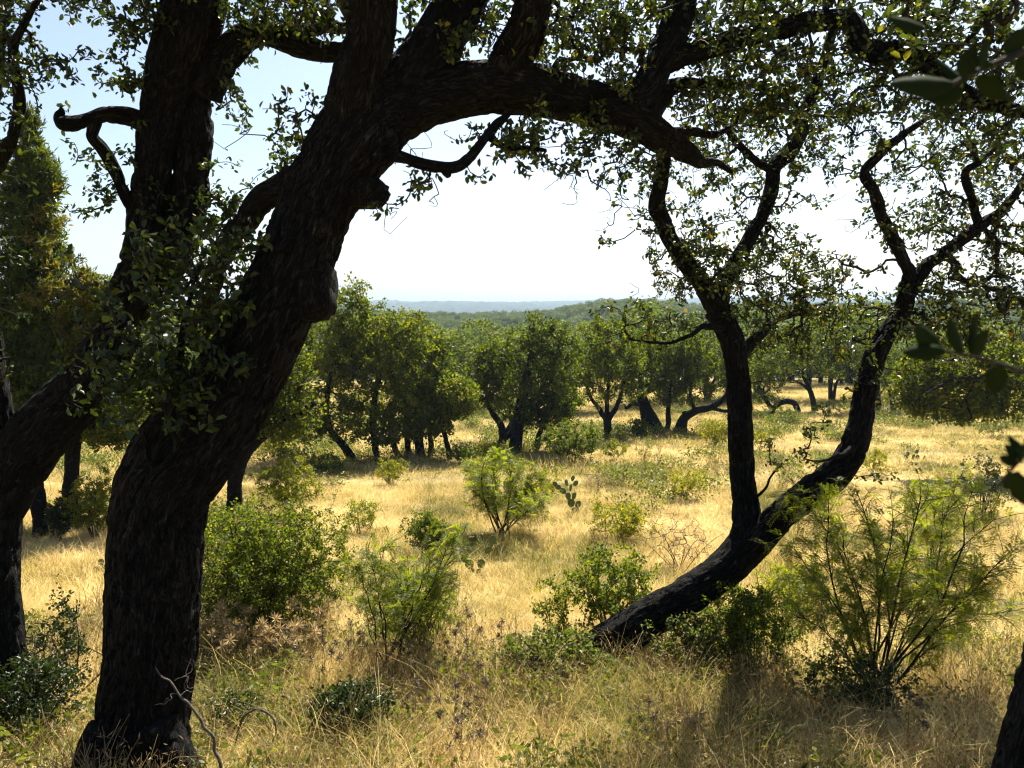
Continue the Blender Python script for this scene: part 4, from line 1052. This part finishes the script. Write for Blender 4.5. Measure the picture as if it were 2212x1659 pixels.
bush('dark green strip of brush under the left clump', (705, 1015), 110, 36, 'shrub', .06, .016, 150, 16, tint=(0, .8))
bush('yellow-green brush behind the round shrub', (600, 985), 110, 56, 'bright', .06, .014, 160, 16, tint=(.2, .9))
bush('pale shrub right of the bright mesquite', (1180, 1060), 66, 44, 'bright', .045, .010, 100, 16, tint=(.2, .9))
bush('dry pale shrub behind the bright mesquite', (1290, 1052), 70, 40, 'dry', .04, .006, 90, 10, tint=(.4, 1))
bush('green weedy shrub right of the big dark one', (775, 1140), 100, 66, 'mesquite', .04, .007, 170, 18, tint=(0, .8))


# ------------------------------------------------------------------ mesquite: feathery leaves on wands
def mesquite(label, base, tips, sub, mat='mesquite', leaflet=.022, pairs=11, pin=.075, density=1.0, depth=None, tint=(0, 1), fine=True, stem_r=.011, name='mesquite_shrub', lo=.38, dry=0):
    b, dy = foot(base, depth)
    d = b[1]
    t = Thing(name, label, 'shrub', b)
    st = []
    for x, y in tips:
        tip = at(x, y, d + rng.uniform(-.35, .35) * msize(300, d))
        root = b + rng.normal(size=3) * np.array([.05, .05, 0])
        u = np.linspace(0, 1, 9)[:, None]
        v = root * (1 - u) + tip * u
        v = v + np.sin(u * np.pi) * rng.normal(size=3) * .05 * np.linalg.norm(tip - root)
        v[:, 2] += (np.sin(u * np.pi) * .06 * np.linalg.norm(tip - root))[:, 0]
        v[1:-1] += rng.normal(size=(7, 3)) * .010
        st.append(v)
    SP = np.array(st)
    ln = np.linalg.norm(SP[:, -1] - SP[:, 0], axis=1)
    for q in range(len(SP)):
        v2, f2 = batch_tubes(SP[q:q + 1], np.linspace(1, .3, 9)[None] * (stem_r * (.5 + .5 * ln[q:q + 1] / ln.max()))[:, None], 6)
        t.mesh('stem', v2, [f2], M['twig'], smooth=True)
    # side wands
    k = rng.integers(0, len(SP), sub); tt = lo + (1 - lo) * rng.random(sub)
    f = tt * 8; i = np.minimum(f.astype(int), 7); f = (f - i)[:, None]
    O = SP[k, i] * (1 - f) + SP[k, i + 1] * f
    Dd = unit(SP[k, i + 1] - SP[k, i])
    out = unit(Dd * .9 + rand_dirs(sub) * .9 + np.array([0, 0, .12]))
    L = (ln[k] * (.16 + .22 * rng.random(sub)) * (1.15 - tt * .6))[:, None]
    u = np.linspace(0, 1, 5)[None, :, None]
    SW = O[:, None] + out[:, None] * L[:, None] * u + np.sin(u * np.pi) * rng.normal(size=(sub, 1, 3)) * .06 * L[:, None]
    SW[..., 2] -= (u[..., 0] ** 2) * L * .12
    v1, f1 = batch_tubes(SW, np.linspace(1, .4, 5)[None] * np.full((sub, 1), stem_r * .26), 4)
    t.mesh('twigs', v1, [f1], M['twig'], kind='stuff')
    # pinnae: each a rachis with paired narrow leaflets
    per = max(2, int(7 * density)); n = sub * per
    q = np.repeat(np.arange(sub), per); tt = .15 + .85 * rng.random(n); f = tt * 4; i = np.minimum(f.astype(int), 3); f = (f - i)[:, None]
    O = SW[q, i] * (1 - f) + SW[q, i + 1] * f
    Dd = unit(SW[q, i + 1] - SW[q, i])
    A = unit(Dd * .5 + rand_dirs(n) + np.array([0, 0, -.05]))
    side = unit(np.cross(A, rand_dirs(n) * .5 + np.array([0, 0, 1.])))
    pl = pin * (.7 + .6 * rng.random(n))
    u = np.linspace(.12, 1, pairs)
    C = O[:, None] + A[:, None] * (pl[:, None] * u[None])[..., None] + np.array([0, 0, -1.]) * (pl[:, None] * u[None] ** 2 * .28)[..., None]
    C = np.repeat(C.reshape(-1, 3), 2, 0)
    sg = np.tile([1., -1.], n * pairs)[:, None]
    LA = unit(np.repeat(side, pairs * 2, 0) * sg + np.repeat(A, pairs * 2, 0) * .45 + rand_dirs(len(C)) * .12)
    Nn = unit(np.cross(np.repeat(A, pairs * 2, 0), np.repeat(side, pairs * 2, 0)) + rand_dirs(len(C)) * .25)
    V, F, kk = leaf_faces(C, LA, Nn, np.full(len(C), leaflet) * (.75 + .5 * rng.random(len(C))), np.full(len(C), leaflet * .12), False)
    tn = np.repeat(rng.random(n) * .7, pairs * 2) + rng.random(len(F)) * .3
    t.mesh('crown', V, [F], M[mat], tint=tint[0] + (tint[1] - tint[0]) * tn)
    return t


mesquite('large feathery mesquite with many dark stems at the right', (1895, 1478), [(1700, 1170), (1740, 1080), (1790, 1110), (1850, 1060), (1880, 1150), (1930, 1120), (1990, 1070), (2050, 1090), (2100, 1060), (2150, 1120), (2170, 1200), (2120, 1250), (2060, 1200), (1960, 1200), (1760, 1250), (1720, 1320), (1820, 1180), (2190, 1320), (2010, 1280), (1850, 1300), (2090, 1350)],
         520, leaflet=.032, pairs=9, pin=.11, density=1.0, tint=(0.05, .9), stem_r=.012, lo=.35)
mesquite('bright yellow-green mesquite behind the large one', (2010, 1250), [(1960, 1090), (2000, 1060), (2040, 1050), (2080, 1020), (2060, 1100), (1990, 1130), (2030, 1130), (2090, 1130)], 200, leaflet=.04, pairs=7, pin=.11, density=1.0, tint=(.3, 1), depth=11.0)
mesquite('bright fan-shaped mesquite in the middle of the field', (1082, 1142), [(1010, 1010), (1030, 1000), (1050, 990), (1075, 985), (1100, 992), (1125, 1005), (1150, 1010), (1170, 1030), (1180, 1060), (1010, 1050), (1060, 1020), (1110, 1030), (1150, 1060), (1030, 1030), (1175, 1090), (1130, 1080)], 420, leaflet=.05, pairs=6, pin=.11,
         density=1.0, tint=(.15, .9), stem_r=.014, lo=.3)
mesquite('young mesquite with bare lower stems in front of the field', (835, 1425), [(770, 1230), (800, 1210), (830, 1180), (880, 1200), (925, 1215), (975, 1165), (1010, 1130), (1000, 1190), (860, 1250), (960, 1250), (785, 1280)], 190, leaflet=.03, pairs=9, pin=.085, density=.9, tint=(0, .8), stem_r=.010, lo=.5)
bush('soft green bush behind the young mesquite', (895, 1395), 200, 190, 'mesquite', .034, .006, 420, 22, tint=(0, .75), nst=12)


# ------------------------------------------------------------------ prickly pears
def pad_mesh():
    nu, nv = 14, 9
    v = np.linspace(0, np.pi, nv); u = np.linspace(0, 2 * np.pi, nu, endpoint=False)
    z = (1 - np.cos(v)) / 2
    w = np.sin(v) * (.36 + .12 * z)
    V = np.stack([w[:, None] * np.cos(u)[None], .085 * np.sin(v)[:, None] ** .7 * np.sin(u)[None], np.repeat(z[:, None], nu, 1)], -1).reshape(-1, 3)
    i = np.arange(nv - 1)[:, None] * nu; j = np.arange(nu)[None]; j2 = (j + 1) % nu
    Q = np.stack([i + j, i + j2, i + nu + j2, i + nu + j], -1).reshape(-1, 4)
    # clusters of spines over the faces
    S, SF = [], []
    o = len(V)
    for k in range(34):
        a, b = rng.uniform(.25, .95), rng.choice([-1, 1])
        x = rng.uniform(-.8, .8) * np.interp(a, z, w); p = np.array([x, b * .07, a])
        e = p + np.array([rng.normal() * .05, b * .11, rng.normal() * .05])
        S += [p + [.006, 0, 0], p - [.006, 0, 0], e]; SF.append([o + 3 * k, o + 3 * k + 1, o + 3 * k + 2])
    return make_mesh('pad', np.vstack([V, np.array(S)]), [Q, np.array(SF)], M['pad'], smooth=True)


PAD = pad_mesh()


def prickly_pear(label, base, pads, depth=None):
    b = gp(*base); d = depth or b[1]
    if depth:
        p = at(base[0], base[1], depth); b = np.array([p[0], p[1], gz(p[0], p[1])])
    t = Thing('prickly_pear_cactus', label, 'cactus', b, 'prickly pears in the field')
    for x, y, ang, size, turn in pads:
        o = t.part('pad', PAD)
        p = at(x, y, d + rng.uniform(-.08, .08)) - b
        s = msize(size, d)
        o.matrix_local = Matrix.Translation(Vector(p)) @ Matrix.Rotation(ang, 4, 'Y') @ Matrix.Rotation(turn, 4, 'Z') @ Matrix.Scale(s, 4)


prickly_pear('prickly pear with two round pads beside the young mesquite', (1022, 1240), [(1020, 1240, 0, 14, .4), (1017, 1230, -.25, 24, .2), (1036, 1228, .3, 22, -.3), (1030, 1240, .5, 14, .5), (1004, 1215, -.3, 16, .4), (1062, 1177, .2, 22, .2), (1050, 1196, .6, 20, .4)])
prickly_pear('tall stalk of prickly pear pads in mid-field', (1242, 1115), [(1242, 1116, .05, 22, .2), (1246, 1098, .3, 18, .4), (1236, 1096, -.2, 20, .1), (1230, 1080, -.3, 18, .6), (1222, 1066, -.8, 16, .2), (1238, 1080, .2, 18, .7), (1212, 1056, -1.0, 14, .1), (1232, 1062, .1, 18, 1.1), (1240, 1050, .5, 14, .3), (1226, 1050, -.3, 16, .9), (1204, 1050, -.8, 13, .3), (1236, 1040, .2, 14, .7)])
prickly_pear('low dark prickly pear in front of the yellow thicket', (1330, 1152), [(1312, 1152, -.3, 20, .2), (1325, 1153, .1, 22, .6), (1340, 1152, .3, 20, .1), (1352, 1150, .2, 20, .9), (1332, 1140, -.1, 18, .3), (1365, 1152, .5, 18, .4), (1320, 1138, -.3, 16, .7), (1372, 1143, .2, 15, .2)])
prickly_pear('small prickly pear in the field under the bowed stem', (1975, 992), [(1958, 995, -.2, 14, .2), (1970, 993, .4, 13, .5), (1982, 994, -.1, 12, .1), (1994, 995, .3, 12, .7), (1978, 980, .5, 10, .2), (1964, 984, -.6, 10, .4)])
prickly_pear('prickly pear with upright pads behind the large mesquite', (2085, 1150), [(2072, 1150, -.3, 22, .3), (2098, 1150, .1, 30, .2), (2085, 1152, 0, 20, .8), (2096, 1128, .15, 18, .5), (2074, 1132, -.2, 16, .4), (2110, 1142, .5, 16, .3)])
prickly_pear('row of little pads below the bright mesquite', (1120, 1150), [(1095, 1156, -.2, 14, .3), (1110, 1155, .2, 14, .6), (1124, 1156, 0, 14, .2), (1140, 1156, .3, 15, .9), (1155, 1155, .1, 14, .3)])
prickly_pear('two dim pads in the golden grass at the left', (222, 1240), [(212, 1240, -.3, 18, .3), (226, 1238, .2, 20, .5), (218, 1222, .1, 16, .2)])


# ------------------------------------------------------------------ dead thistles
def thistle_proto():
    t = Thing('dry_thistle', 'dry brown thistle with spiky seed heads', 'thistle', (0, 0, 0), 'dry thistles in the foreground grass')
    n = 6
    u = np.linspace(0, 1, 6)[None, :, None]
    top = np.array([[.0, 0, .62], [.12, .05, .5], [-.11, .03, .48], [.05, -.13, .42], [-.07, .10, .38], [.15, -.04, .33]])
    root = np.array([[0, 0, 0], [.0, .0, .2], [0, 0, .18], [0, 0, .14], [0, 0, .12], [0, 0, .1]])
    P = root[:, None] * (1 - u) + top[:, None] * u + np.sin(u * np.pi) * rng.normal(size=(n, 1, 3)) * .015
    v, f = batch_tubes(P, np.full((n, 6), .0032), 5)
    # spiny leaves on the stalk
    m = 70
    k = rng.integers(0, n, m); i = rng.integers(0, 5, m)
    V, F, _ = leaf_faces(P[k, i], rand_dirs(m) + np.array([0, 0, .1]), rand_dirs(m), np.full(m, .055), np.full(m, .0045), False)
    t.part('stem', make_mesh('stem', np.vstack([v, V]), [np.vstack([f, F + len(v)])], M['dry'], tint=rng.random(len(f) + len(F))))
    m = 44
    A_ = rand_dirs(m) + np.array([0, 0, .3])
    V, F, _ = leaf_faces(np.zeros((m, 3)) + unit(A_) * .006, A_, rand_dirs(m), np.full(m, .046), np.full(m, .0034), False)
    nu, nv = 8, 5
    w = np.linspace(.05, np.pi - .05, nv); a = np.linspace(0, 2 * np.pi, nu, endpoint=False)
    B_ = np.stack([.011 * np.sin(w)[:, None] * np.cos(a)[None], .011 * np.sin(w)[:, None] * np.sin(a)[None], np.repeat(.014 * np.cos(w)[:, None], nu, 1)], -1).reshape(-1, 3)
    i = np.arange(nv - 1)[:, None] * nu; j = np.arange(nu)[None]; j2 = (j + 1) % nu
    Q = np.stack([i + j, i + nu + j, i + nu + j2, i + j2], -1).reshape(-1, 4)
    head = make_mesh('seed_head', np.vstack([V, B_]), [np.vstack([F, Q + len(V)])], M['thistle'])
    for q in top:
        o = t.part('seed_head', head); o.location = q; o.rotation_euler = (rng.normal() * .5, rng.normal() * .5, rng.random() * 6)
    return t.o


th0 = thistle_proto()
spots = [(985, 1475), (925, 1530), (1010, 1500), (1035, 1580), (900, 1590), (985, 1640), (870, 1470), (960, 1420), (830, 1540), (1085, 1450), (760, 1480), (1140, 1500), (700, 1500), (810, 1440), (1000, 1700), (680, 1440), (620, 1480), (1010, 1440), (910, 1440), (1400, 1640), (1960, 1640)]
for k, (x, y) in enumerate(spots):
    p = gp(x, y)
    s = rng.uniform(.6, .95)
    if k == 0:
        th0.location = p; th0.scale = (s,) * 3
    else:
        copy_thing(th0, p, rng.random() * 6.28, s)


def dry_weed(label, base, w, h, heads):
    """tan dead thistle patch: bare stalks crowned with stars of dry bracts"""
    b = gp(*base); d = b[1]
    t = Thing('dead_thistle_clump', label, 'thistle', b)
    W, Hh = msize(w, d) / 2, msize(h, d)
    T = b + np.stack([rng.uniform(-W, W, heads), rng.uniform(-W, W, heads) * .6, Hh * (.45 + .55 * rng.random(heads))], -1)
    P, carry = grow(b[None] + rng.normal(size=(12, 3)) * np.array([W * .6, W * .4, 0]), T, npts=5, wig=.12)
    v, f = twig_mesh(P, carry, .0022, .35, 4, .006)
    t.mesh('stems', v, [f], M['stick'], kind='stuff')
    m = 26
    C_ = np.repeat(P[:, -1], m, 0)
    V, F, _ = leaf_faces(C_, rand_dirs(len(C_)) + np.array([0, 0, .25]), rand_dirs(len(C_)), np.full(len(C_), .075), np.full(len(C_), .0055), False)
    t.mesh('dry_bracts', V, [F], M['dry'], tint=.35 + .65 * rng.random(len(F)), kind='stuff')


dry_weed('tan clump of dead thistles in front of the big dark shrub', (560, 1445), 300, 130, 70)
dry_weed('sunlit orange-tan dead thistle near the bottom right', (1470, 1620), 90, 80, 12)
dry_weed('tan dead thistles beside the foot of the great trunk', (470, 1440), 110, 120, 18)


# ------------------------------------------------------------------ fallen sticks and stones
def stick(label, pts, d_off=0):
    P = []
    for x, y, w, d in pts: P.append([*at(x, y, d), msize(w, d) / 2])
    P = np.array(P)
    t = Thing('fallen_branch', label, 'branch', P[0, :3])
    S, _ = spline(P, 60)
    V, F, bk = trunk_tube(S[:, :3], S[:, 3], 9, .28, .003, 5.)
    t.mesh('stem', V, F, M['stick'], smooth=True)
    T = S[rng.integers(5, 35, 16), :3] + rand_dirs(16) * .18
    Q, c = grow(S[:, :3], T, wig=.2)
    v, f = twig_mesh(Q, c, .0015)
    t.mesh('twigs', v, [f], M['stick'], kind='stuff')


stick('bare fallen branch leaning on the great trunk', [(335, 1440, 2, 4.62), (350, 1463, 4, 4.61), (368, 1472, 4, 4.60), (392, 1508, 5, 4.58), (404, 1516, 5, 4.57), (432, 1552, 6, 4.56), (440, 1571, 7, 4.55), (461, 1592, 6, 4.55), (464, 1622, 7, 4.54), (476, 1650, 7, 4.52), (484, 1730, 8, 4.5)])
stick('dark hooped twig standing in the grass near the bottom', [(505, 1660, 4, 5.3), (508, 1612, 5, 5.3), (518, 1570, 5, 5.28), (527, 1548, 5, 5.27), (552, 1532, 5, 5.26), (570, 1536, 5, 5.25), (590, 1552, 4, 5.24), (596, 1580, 4, 5.24), (588, 1606, 3, 5.24), (592, 1640, 3, 5.24)])


# ------------------------------------------------------------------ grass
def turf(name, size, tufts, per, hmin, hmax, spread, width, segs, lean):
    """a square of tangled turf: many tufts, each leaning its own way"""
    n = tufts * per
    tc = rng.uniform(-size / 2, size / 2, (tufts, 2))
    k = np.repeat(np.arange(tufts), per)
    b = tc[k] + rng.normal(size=(n, 2)) * spread * (.5 + rng.random(tufts))[k, None]
    tr = rng.random(tufts)
    th = (.45 + .65 * rng.random(tufts) + (tr < .07) * .75)[k]
    h = (hmin + (hmax - hmin) * rng.random(n) ** 1.6) * th
    ta = (rng.random(tufts) * 2 * np.pi)[k]
    ang = ta + rng.normal(size=n) * 1.15
    ln = lean * (.25 + 1.0 * rng.random(n))
    dx, dy = np.cos(ang), np.sin(ang)
    wa = rng.random(n) * np.pi
    wx, wy = np.cos(wa), np.sin(wa)
    droop = rng.random(n)
    w0 = width * (.6 + .8 * rng.random(n))
    rows = []
    for q in range(segs + 1):
        t = q / segs
        out = ln * h * (t ** 1.5 + .5 * droop * t ** 3)
        z = h * (t - (.25 + .35 * droop) * np.minimum(ln, 1.1) * t ** 2.5)
        cx, cy_ = b[:, 0] + dx * out, b[:, 1] + dy * out
        w = w0 * (1 - .8 * t)
        rows.append(np.stack([np.stack([cx - wx * w, cy_ - wy * w, z], -1), np.stack([cx + wx * w, cy_ + wy * w, z], -1)], 1))
    V = np.stack(rows, 1).reshape(-1, 3)
    b0 = (np.arange(n) * (segs + 1) * 2)[:, None, None]; q = (np.arange(segs) * 2)[None, :, None]
    F = (b0 + q + np.array([0, 1, 3, 2])[None, None]).reshape(-1, 4)
    tint = np.repeat(np.clip(.55 * rng.random(n) + .45 * rng.random(tufts)[k], 0, 1), segs)
    return make_mesh(name, V, [F], M['straw'], tint=tint)


def tiles(y0, y1, size, margin):
    X, Y = [], []
    for j in range(int(math.floor(y0 / size)), int(math.ceil(y1 / size))):
        y = (j + .5) * size
        if y < y0 or y >= y1: continue
        m = int((.72 * y + margin) / size) + 1
        i = np.arange(-m, m + 1)
        X.append((i + .5) * size); Y.append(np.full(len(i), y))
    x, y = np.concatenate(X), np.concatenate(Y)
    z = ground(x, y); e = size * .4
    sx = (ground(x + e, y) - ground(x - e, y)) / (2 * e); sy = (ground(x, y + e) - ground(x, y - e)) / (2 * e)
    z = (z * 2 + ground(x + e, y) + ground(x - e, y) + ground(x, y + e) + ground(x, y - e)) / 6 - .015
    # tilt with the slope, after a quarter turn about the vertical
    R = []
    for a, b, q in zip(sx, sy, rng.integers(0, 4, len(x))):
        nz = Vector((-a, -b, 1)).normalized()
        R.append((Vector((0, 0, 1)).rotation_difference(nz).to_matrix() @ Matrix.Rotation(q * math.pi / 2, 3, 'Z')).to_euler())
    R = np.array([[r.x, r.y, r.z] for r in R])
    hz = .7 + .6 * vnoise(np.stack([x * .35, y * .35, x * 0 + 5], -1))
    return np.stack([x, y, z], -1), R, np.stack([np.ones(len(x)), np.ones(len(x)), hz], -1), len(x)


S1, S2, S3 = 1.6, 2.4, 5.0
near_t = [turf('turf_near_%d' % k, S1, 250, 24, .10, .46, .06, .0026, 3, 1.0) for k in range(3)]
mid_t = [turf('turf_mid_%d' % k, S2, 330, 34, .07, .32, .08, .0036, 2, .95) for k in range(3)]
far_t = [turf('turf_far_%d' % k, S3, 700, 22, .06, .26, .14, .0080, 1, .95) for k in range(3)]
A1 = tiles(2.4, 9.6, S1, 1.5)
A2 = tiles(9.6, 19.2, S2, 2)
A3 = tiles(19.2, 75, S3, 4)
pts = np.vstack([A1[0], A2[0], A3[0]]); rot = np.vstack([A1[1], A2[1], A3[1]]); scl = np.vstack([A1[2], A2[2], A3[2]])
idx = np.concatenate([rng.integers(0, 3, A1[3]), rng.integers(3, 6, A2[3]), rng.integers(6, 9, A3[3])])
scatter('grass', 'tangled golden dry grass covering the field', near_t + mid_t + far_t, pts, rot, scl, idx)


# ------------------------------------------------------------------ weeds among the grass
def weed_clump(name, n, R_, h, L, W, mat, up, stalks):
    C_ = rng.normal(size=(n, 3)) * np.array([R_, R_, 0]); C_[:, 2] = h * rng.random(n) ** .8
    C_[:, :2] *= (.5 + .6 * C_[:, 2:3] / h)
    V, F, _ = leaf_faces(C_, rand_dirs(n) + np.array([0, 0, up]), rand_dirs(n) + np.array([0, 0, .6]), L * (.6 + .8 * rng.random(n)), W * (.6 + .8 * rng.random(n)), False)
    u = np.linspace(0, 1, 4)[None, :, None]
    a = rng.normal(size=(stalks, 1, 3)) * np.array([R_ * .4, R_ * .4, 0]); e = rng.normal(size=(stalks, 1, 3)) * np.array([R_ * 1.1, R_ * 1.1, h * .12]) + np.array([0, 0, h])
    P = a * (1 - u) + e * u + np.sin(u * np.pi) * rng.normal(size=(stalks, 1, 3)) * .02
    tv, tf = batch_tubes(P, np.full((stalks, 4), .0016), 3)
    return make_mesh(name, np.vstack([V, tv]), [np.vstack([F, tf + len(V)])], M[mat], tint=rng.random(len(F) + len(tf)))


weed_p = [weed_clump('forb_%d' % k, 110, .10, .22, .045, .012, 'weed', .4, 8) for k in range(2)] + [weed_clump('stalk_%d' % k, 90, .12, .34, .04, .003, 'dry', .5, 16) for k in range(2)]
weed_p += [weed_clump('brush_%d' % k, 160, .22, .30, .07, .020, 'weed', .4, 8) for k in range(2)]
wx = rng.uniform(-40, 40, 60000); wy = 2.6 + 47 * rng.random(60000) ** .55
wx = np.concatenate([wx, rng.uniform(-9, 9, 2600)]); wy = np.concatenate([wy, rng.uniform(3.2, 11, 2600)])
ok = np.abs(wx) < .72 * wy + 1.5
wx, wy = wx[ok], wy[ok]
mask = vnoise(np.stack([wx * .33, wy * .33, wx * 0 + 11], -1)) * .65 + vnoise(np.stack([wx * 1.1, wy * 1.1, wx * 0 + 2], -1)) * .35
shade = np.exp(-((wy - 27) / 4.0) ** 2) * (wx < 5) * .16 + np.exp(-((wy - 5.6) / 2.2) ** 2) * .24
pr = np.clip((mask + shade - .56) * 3.2, 0.006, 1) * np.where(wy < 10, 1.6, np.where(wy < 20, .5, .28))
ok = rng.random(len(wx)) < pr
wx, wy = wx[ok], wy[ok]
green = rng.random(len(wx)) < np.where(wy > 22, .85, .5)
pick = np.where(green, np.where(wy > 15, 4, 0), 2) + rng.integers(0, 2, len(wx))
ws = rng.uniform(.6, 1.25, len(wx))
scatter('weeds', 'scattered green weeds and dry stalks among the grass', weed_p, np.stack([wx, wy, ground(wx, wy) - .01], -1), np.stack([wx * 0, wx * 0, rng.random(len(wx)) * 6.28], -1), np.stack([ws, ws, ws * rng.uniform(.7, 1.3, len(wx))], -1), pick)


# ------------------------------------------------------------------ woods beyond the clearing
def far_crown(name, n, size, R, Hc, lobes, mat):
    c = rng.normal(size=(lobes, 3)) * np.array([R * .42, R * .42, Hc * .16]) + np.array([0, 0, Hc * .58])
    k = rng.integers(0, lobes, n)
    v = rand_dirs(n)
    v[:, 2] = np.where(v[:, 2] < -.4, -v[:, 2], v[:, 2])
    r = .55 * R * (.65 + .45 * rng.random(n) ** .5) * (.8 + .4 * vnoise(v * 2.5 + k[:, None] * 7.))
    C_ = c[k] + v * r[:, None] * np.array([1, 1, .72])
    C_[:, 2] = np.maximum(C_[:, 2], Hc * .16)
    V, F, _ = leaf_faces(C_, rand_dirs(n) + v * .4, unit(v + rand_dirs(n) * .7 + np.array([0, 0, .4])), size * (.6 + .8 * rng.random(n)), size * .42 * (.6 + .8 * rng.random(n)), False)
    P = np.array([[[0, 0, -1.0], [.1, 0, Hc * .2], [.0, .15, Hc * .4], [.1, .1, Hc * .6]], [[0, .1, -1.0], [-.2, .1, Hc * .2], [-.5, .2, Hc * .35], [-.8, .2, Hc * .5]]])
    tv, tf = batch_tubes(P, np.array([[.17, .14, .11, .06], [.14, .1, .08, .05]]), 6)
    me = make_mesh(name, np.vstack([V, tv]), [np.vstack([F, tf + len(V)])], M[mat], tint=np.concatenate([rng.random(n) * .6 + .4 * (k / lobes), np.zeros(len(tf))]))
    me.materials.append(M['twig'])
    mi = np.zeros(len(me.polygons), np.int32); mi[len(F):] = 1
    me.polygons.foreach_set('material_index', mi)
    return me


wood_p = [far_crown('wood_tree_%d' % k, 3200, .24, 2.5, 5.2, 7 + k, 'forest') for k in range(4)]
far_p = [far_crown('far_tree_%d' % k, 420, .75, 2.9, 5.6, 6, 'forest') for k in range(3)]


def woods(y0, y1, spacing, smin, smax, keepf=None):
    ys = np.arange(y0, y1, spacing)
    X, Y = [], []
    for y in ys:
        w = .78 * y + 12
        x = np.arange(-w, w, spacing)
        X.append(x); Y.append(np.full(len(x), y))
    x = np.concatenate(X); y = np.concatenate(Y)
    x = x + rng.uniform(-.5, .5, len(x)) * spacing; y = y + rng.uniform(-.5, .5, len(y)) * spacing
    if keepf is not None:
        m = keepf(x, y); x, y = x[m], y[m]
    s = rng.uniform(smin, smax, len(x))
    return np.stack([x, y, ground(x, y)], -1), np.stack([np.zeros(len(x)), np.zeros(len(x)), rng.random(len(x)) * 6.28], -1), np.stack([s * rng.uniform(.9, 1.2, len(x)), s * rng.uniform(.9, 1.2, len(x)), s], -1), len(x)


W1 = woods(62, 420, 4.9, .55, 1.45, lambda x, y: (vnoise(np.stack([x * .05, y * .05, x * 0 + 3], -1)) > .30) | (y > 120))
W2 = woods(420, 620, 7, .85, 1.35)
pts = np.vstack([W1[0], W2[0]]); rot = np.vstack([W1[1], W2[1]]); scl = np.vstack([W1[2], W2[2]])
idx = np.concatenate([rng.integers(0, 4, W1[3]), rng.integers(4, 7, W2[3])])
scatter('forest', 'dense live oak woods filling the valley beyond the clearing', wood_p + far_p, pts, rot, scl, idx)
W3 = woods(1900, 3650, 21, 1.0, 2.3)
scatter('hill_forest', 'hazy blue wooded hills on the horizon', far_p, W3[0], W3[1], W3[2] * np.array([2.2, 2.2, 1.4]), rng.integers(0, 3, W3[3]))

# trees that stand out of the woods one by one
TW = bpy.data.objects
def lone(label, x, y, d, s, k, rz=0):
    p = at(x, y, d); z = gz(p[0], p[1])
    t = Thing('live_oak_tree', label, 'tree', (p[0], p[1], z), 'oaks at the edge of the far woods')
    src = LONE[k]
    for nm, me in src:
        t.part(nm, me)
    t.o.scale = (s * 1.05, s * 1.05, s); t.o.rotation_euler = (0, 0, rz)


def lone_meshes(k):
    me = far_crown('crown', 6000, .17, 2.5, 5.2, 8 + k, 'forest')
    n = len(me.polygons)
    import bmesh
    out = []
    for keep, nm in ((0, 'crown'), (1, 'trunk')):
        m2 = me.copy(); m2.name = nm
        bm = bmesh.new(); bm.from_mesh(m2)
        bmesh.ops.delete(bm, geom=[f for f in bm.faces if f.material_index != keep], context='FACES')
        bm.to_mesh(m2); bm.free()
        out.append((nm, m2))
    return out


LONE = [lone_meshes(k) for k in range(2)]
for label, x, d, s, k in [
        ('oak filling the gap behind the bent forked trunk', 1030, 43, 1.15, 1),
        ('oak between the tall dark oak and the vase-shaped one, farther off', 1240, 42, 1.2, 0),
        ('oak farther off behind the stout leaning trunk', 1385, 45, 1.2, 1),
        ('oak farther off behind the sprawling trunk', 1530, 46, 1.2, 0),
        ('oak farther off right of the arched trunk', 1800, 47, 1.2, 1),
        ('oak farther off left of the arched trunk', 1640, 48, 1.2, 0),
        ('oak farther off beside the bowed stem', 1990, 45, 1.2, 0),
        ('grey-green oak showing above the gap left of the middle oaks', 1010, 62, 1.05, 0),
        ('brownish-green oak behind the tall dark oak', 1262, 66, 1.15, 1),
        ('hazy oak behind the vase-shaped oak', 1420, 60, 1.1, 0),
        ('oak at the far edge seen between the two stems', 1690, 58, 1.0, 1),
        ('oak at the far edge right of the bowed stem', 1960, 60, 1.05, 0),
        ('oak at the far edge near the right border', 2130, 57, 1.1, 1),
        ('oak beyond the left clump, peeping over its crown', 930, 70, 1.1, 1),
        ('oak behind the middle clump, lighter green', 1130, 75, 1.1, 0)]:
    lone(label, x, 760, d, s * .74, k, x)

# ------------------------------------------------------------------ haze
def haze():
    x0, x1, y0, y1, z0, z1 = -9500, 9500, -70, 9500, -60, 80
    V = np.array([(x, y, z) for x in (x0, x1) for y in (y0, y1) for z in (z0, z1)], float)
    F = np.array([[0, 1, 3, 2], [4, 6, 7, 5], [0, 4, 5, 1], [2, 3, 7, 6], [0, 2, 6, 4], [1, 5, 7, 3]])
    m, n, l = newmat('summer_haze')
    v = n.new('ShaderNodeVolumePrincipled')
    v.inputs['Color'].default_value = (.42, .55, .74, 1)
    v.inputs['Density'].default_value = 0.00030
    v.inputs['Anisotropy'].default_value = .2
    o = n.new('ShaderNodeOutputMaterial'); l.new(v.outputs[0], o.inputs['Volume'])
    ob = bpy.data.objects.new('haze', make_mesh('haze', V, [F], m)); COL.objects.link(ob)
    ob['kind'] = 'stuff'; ob['label'] = 'thin blue summer haze over the valley'


haze()
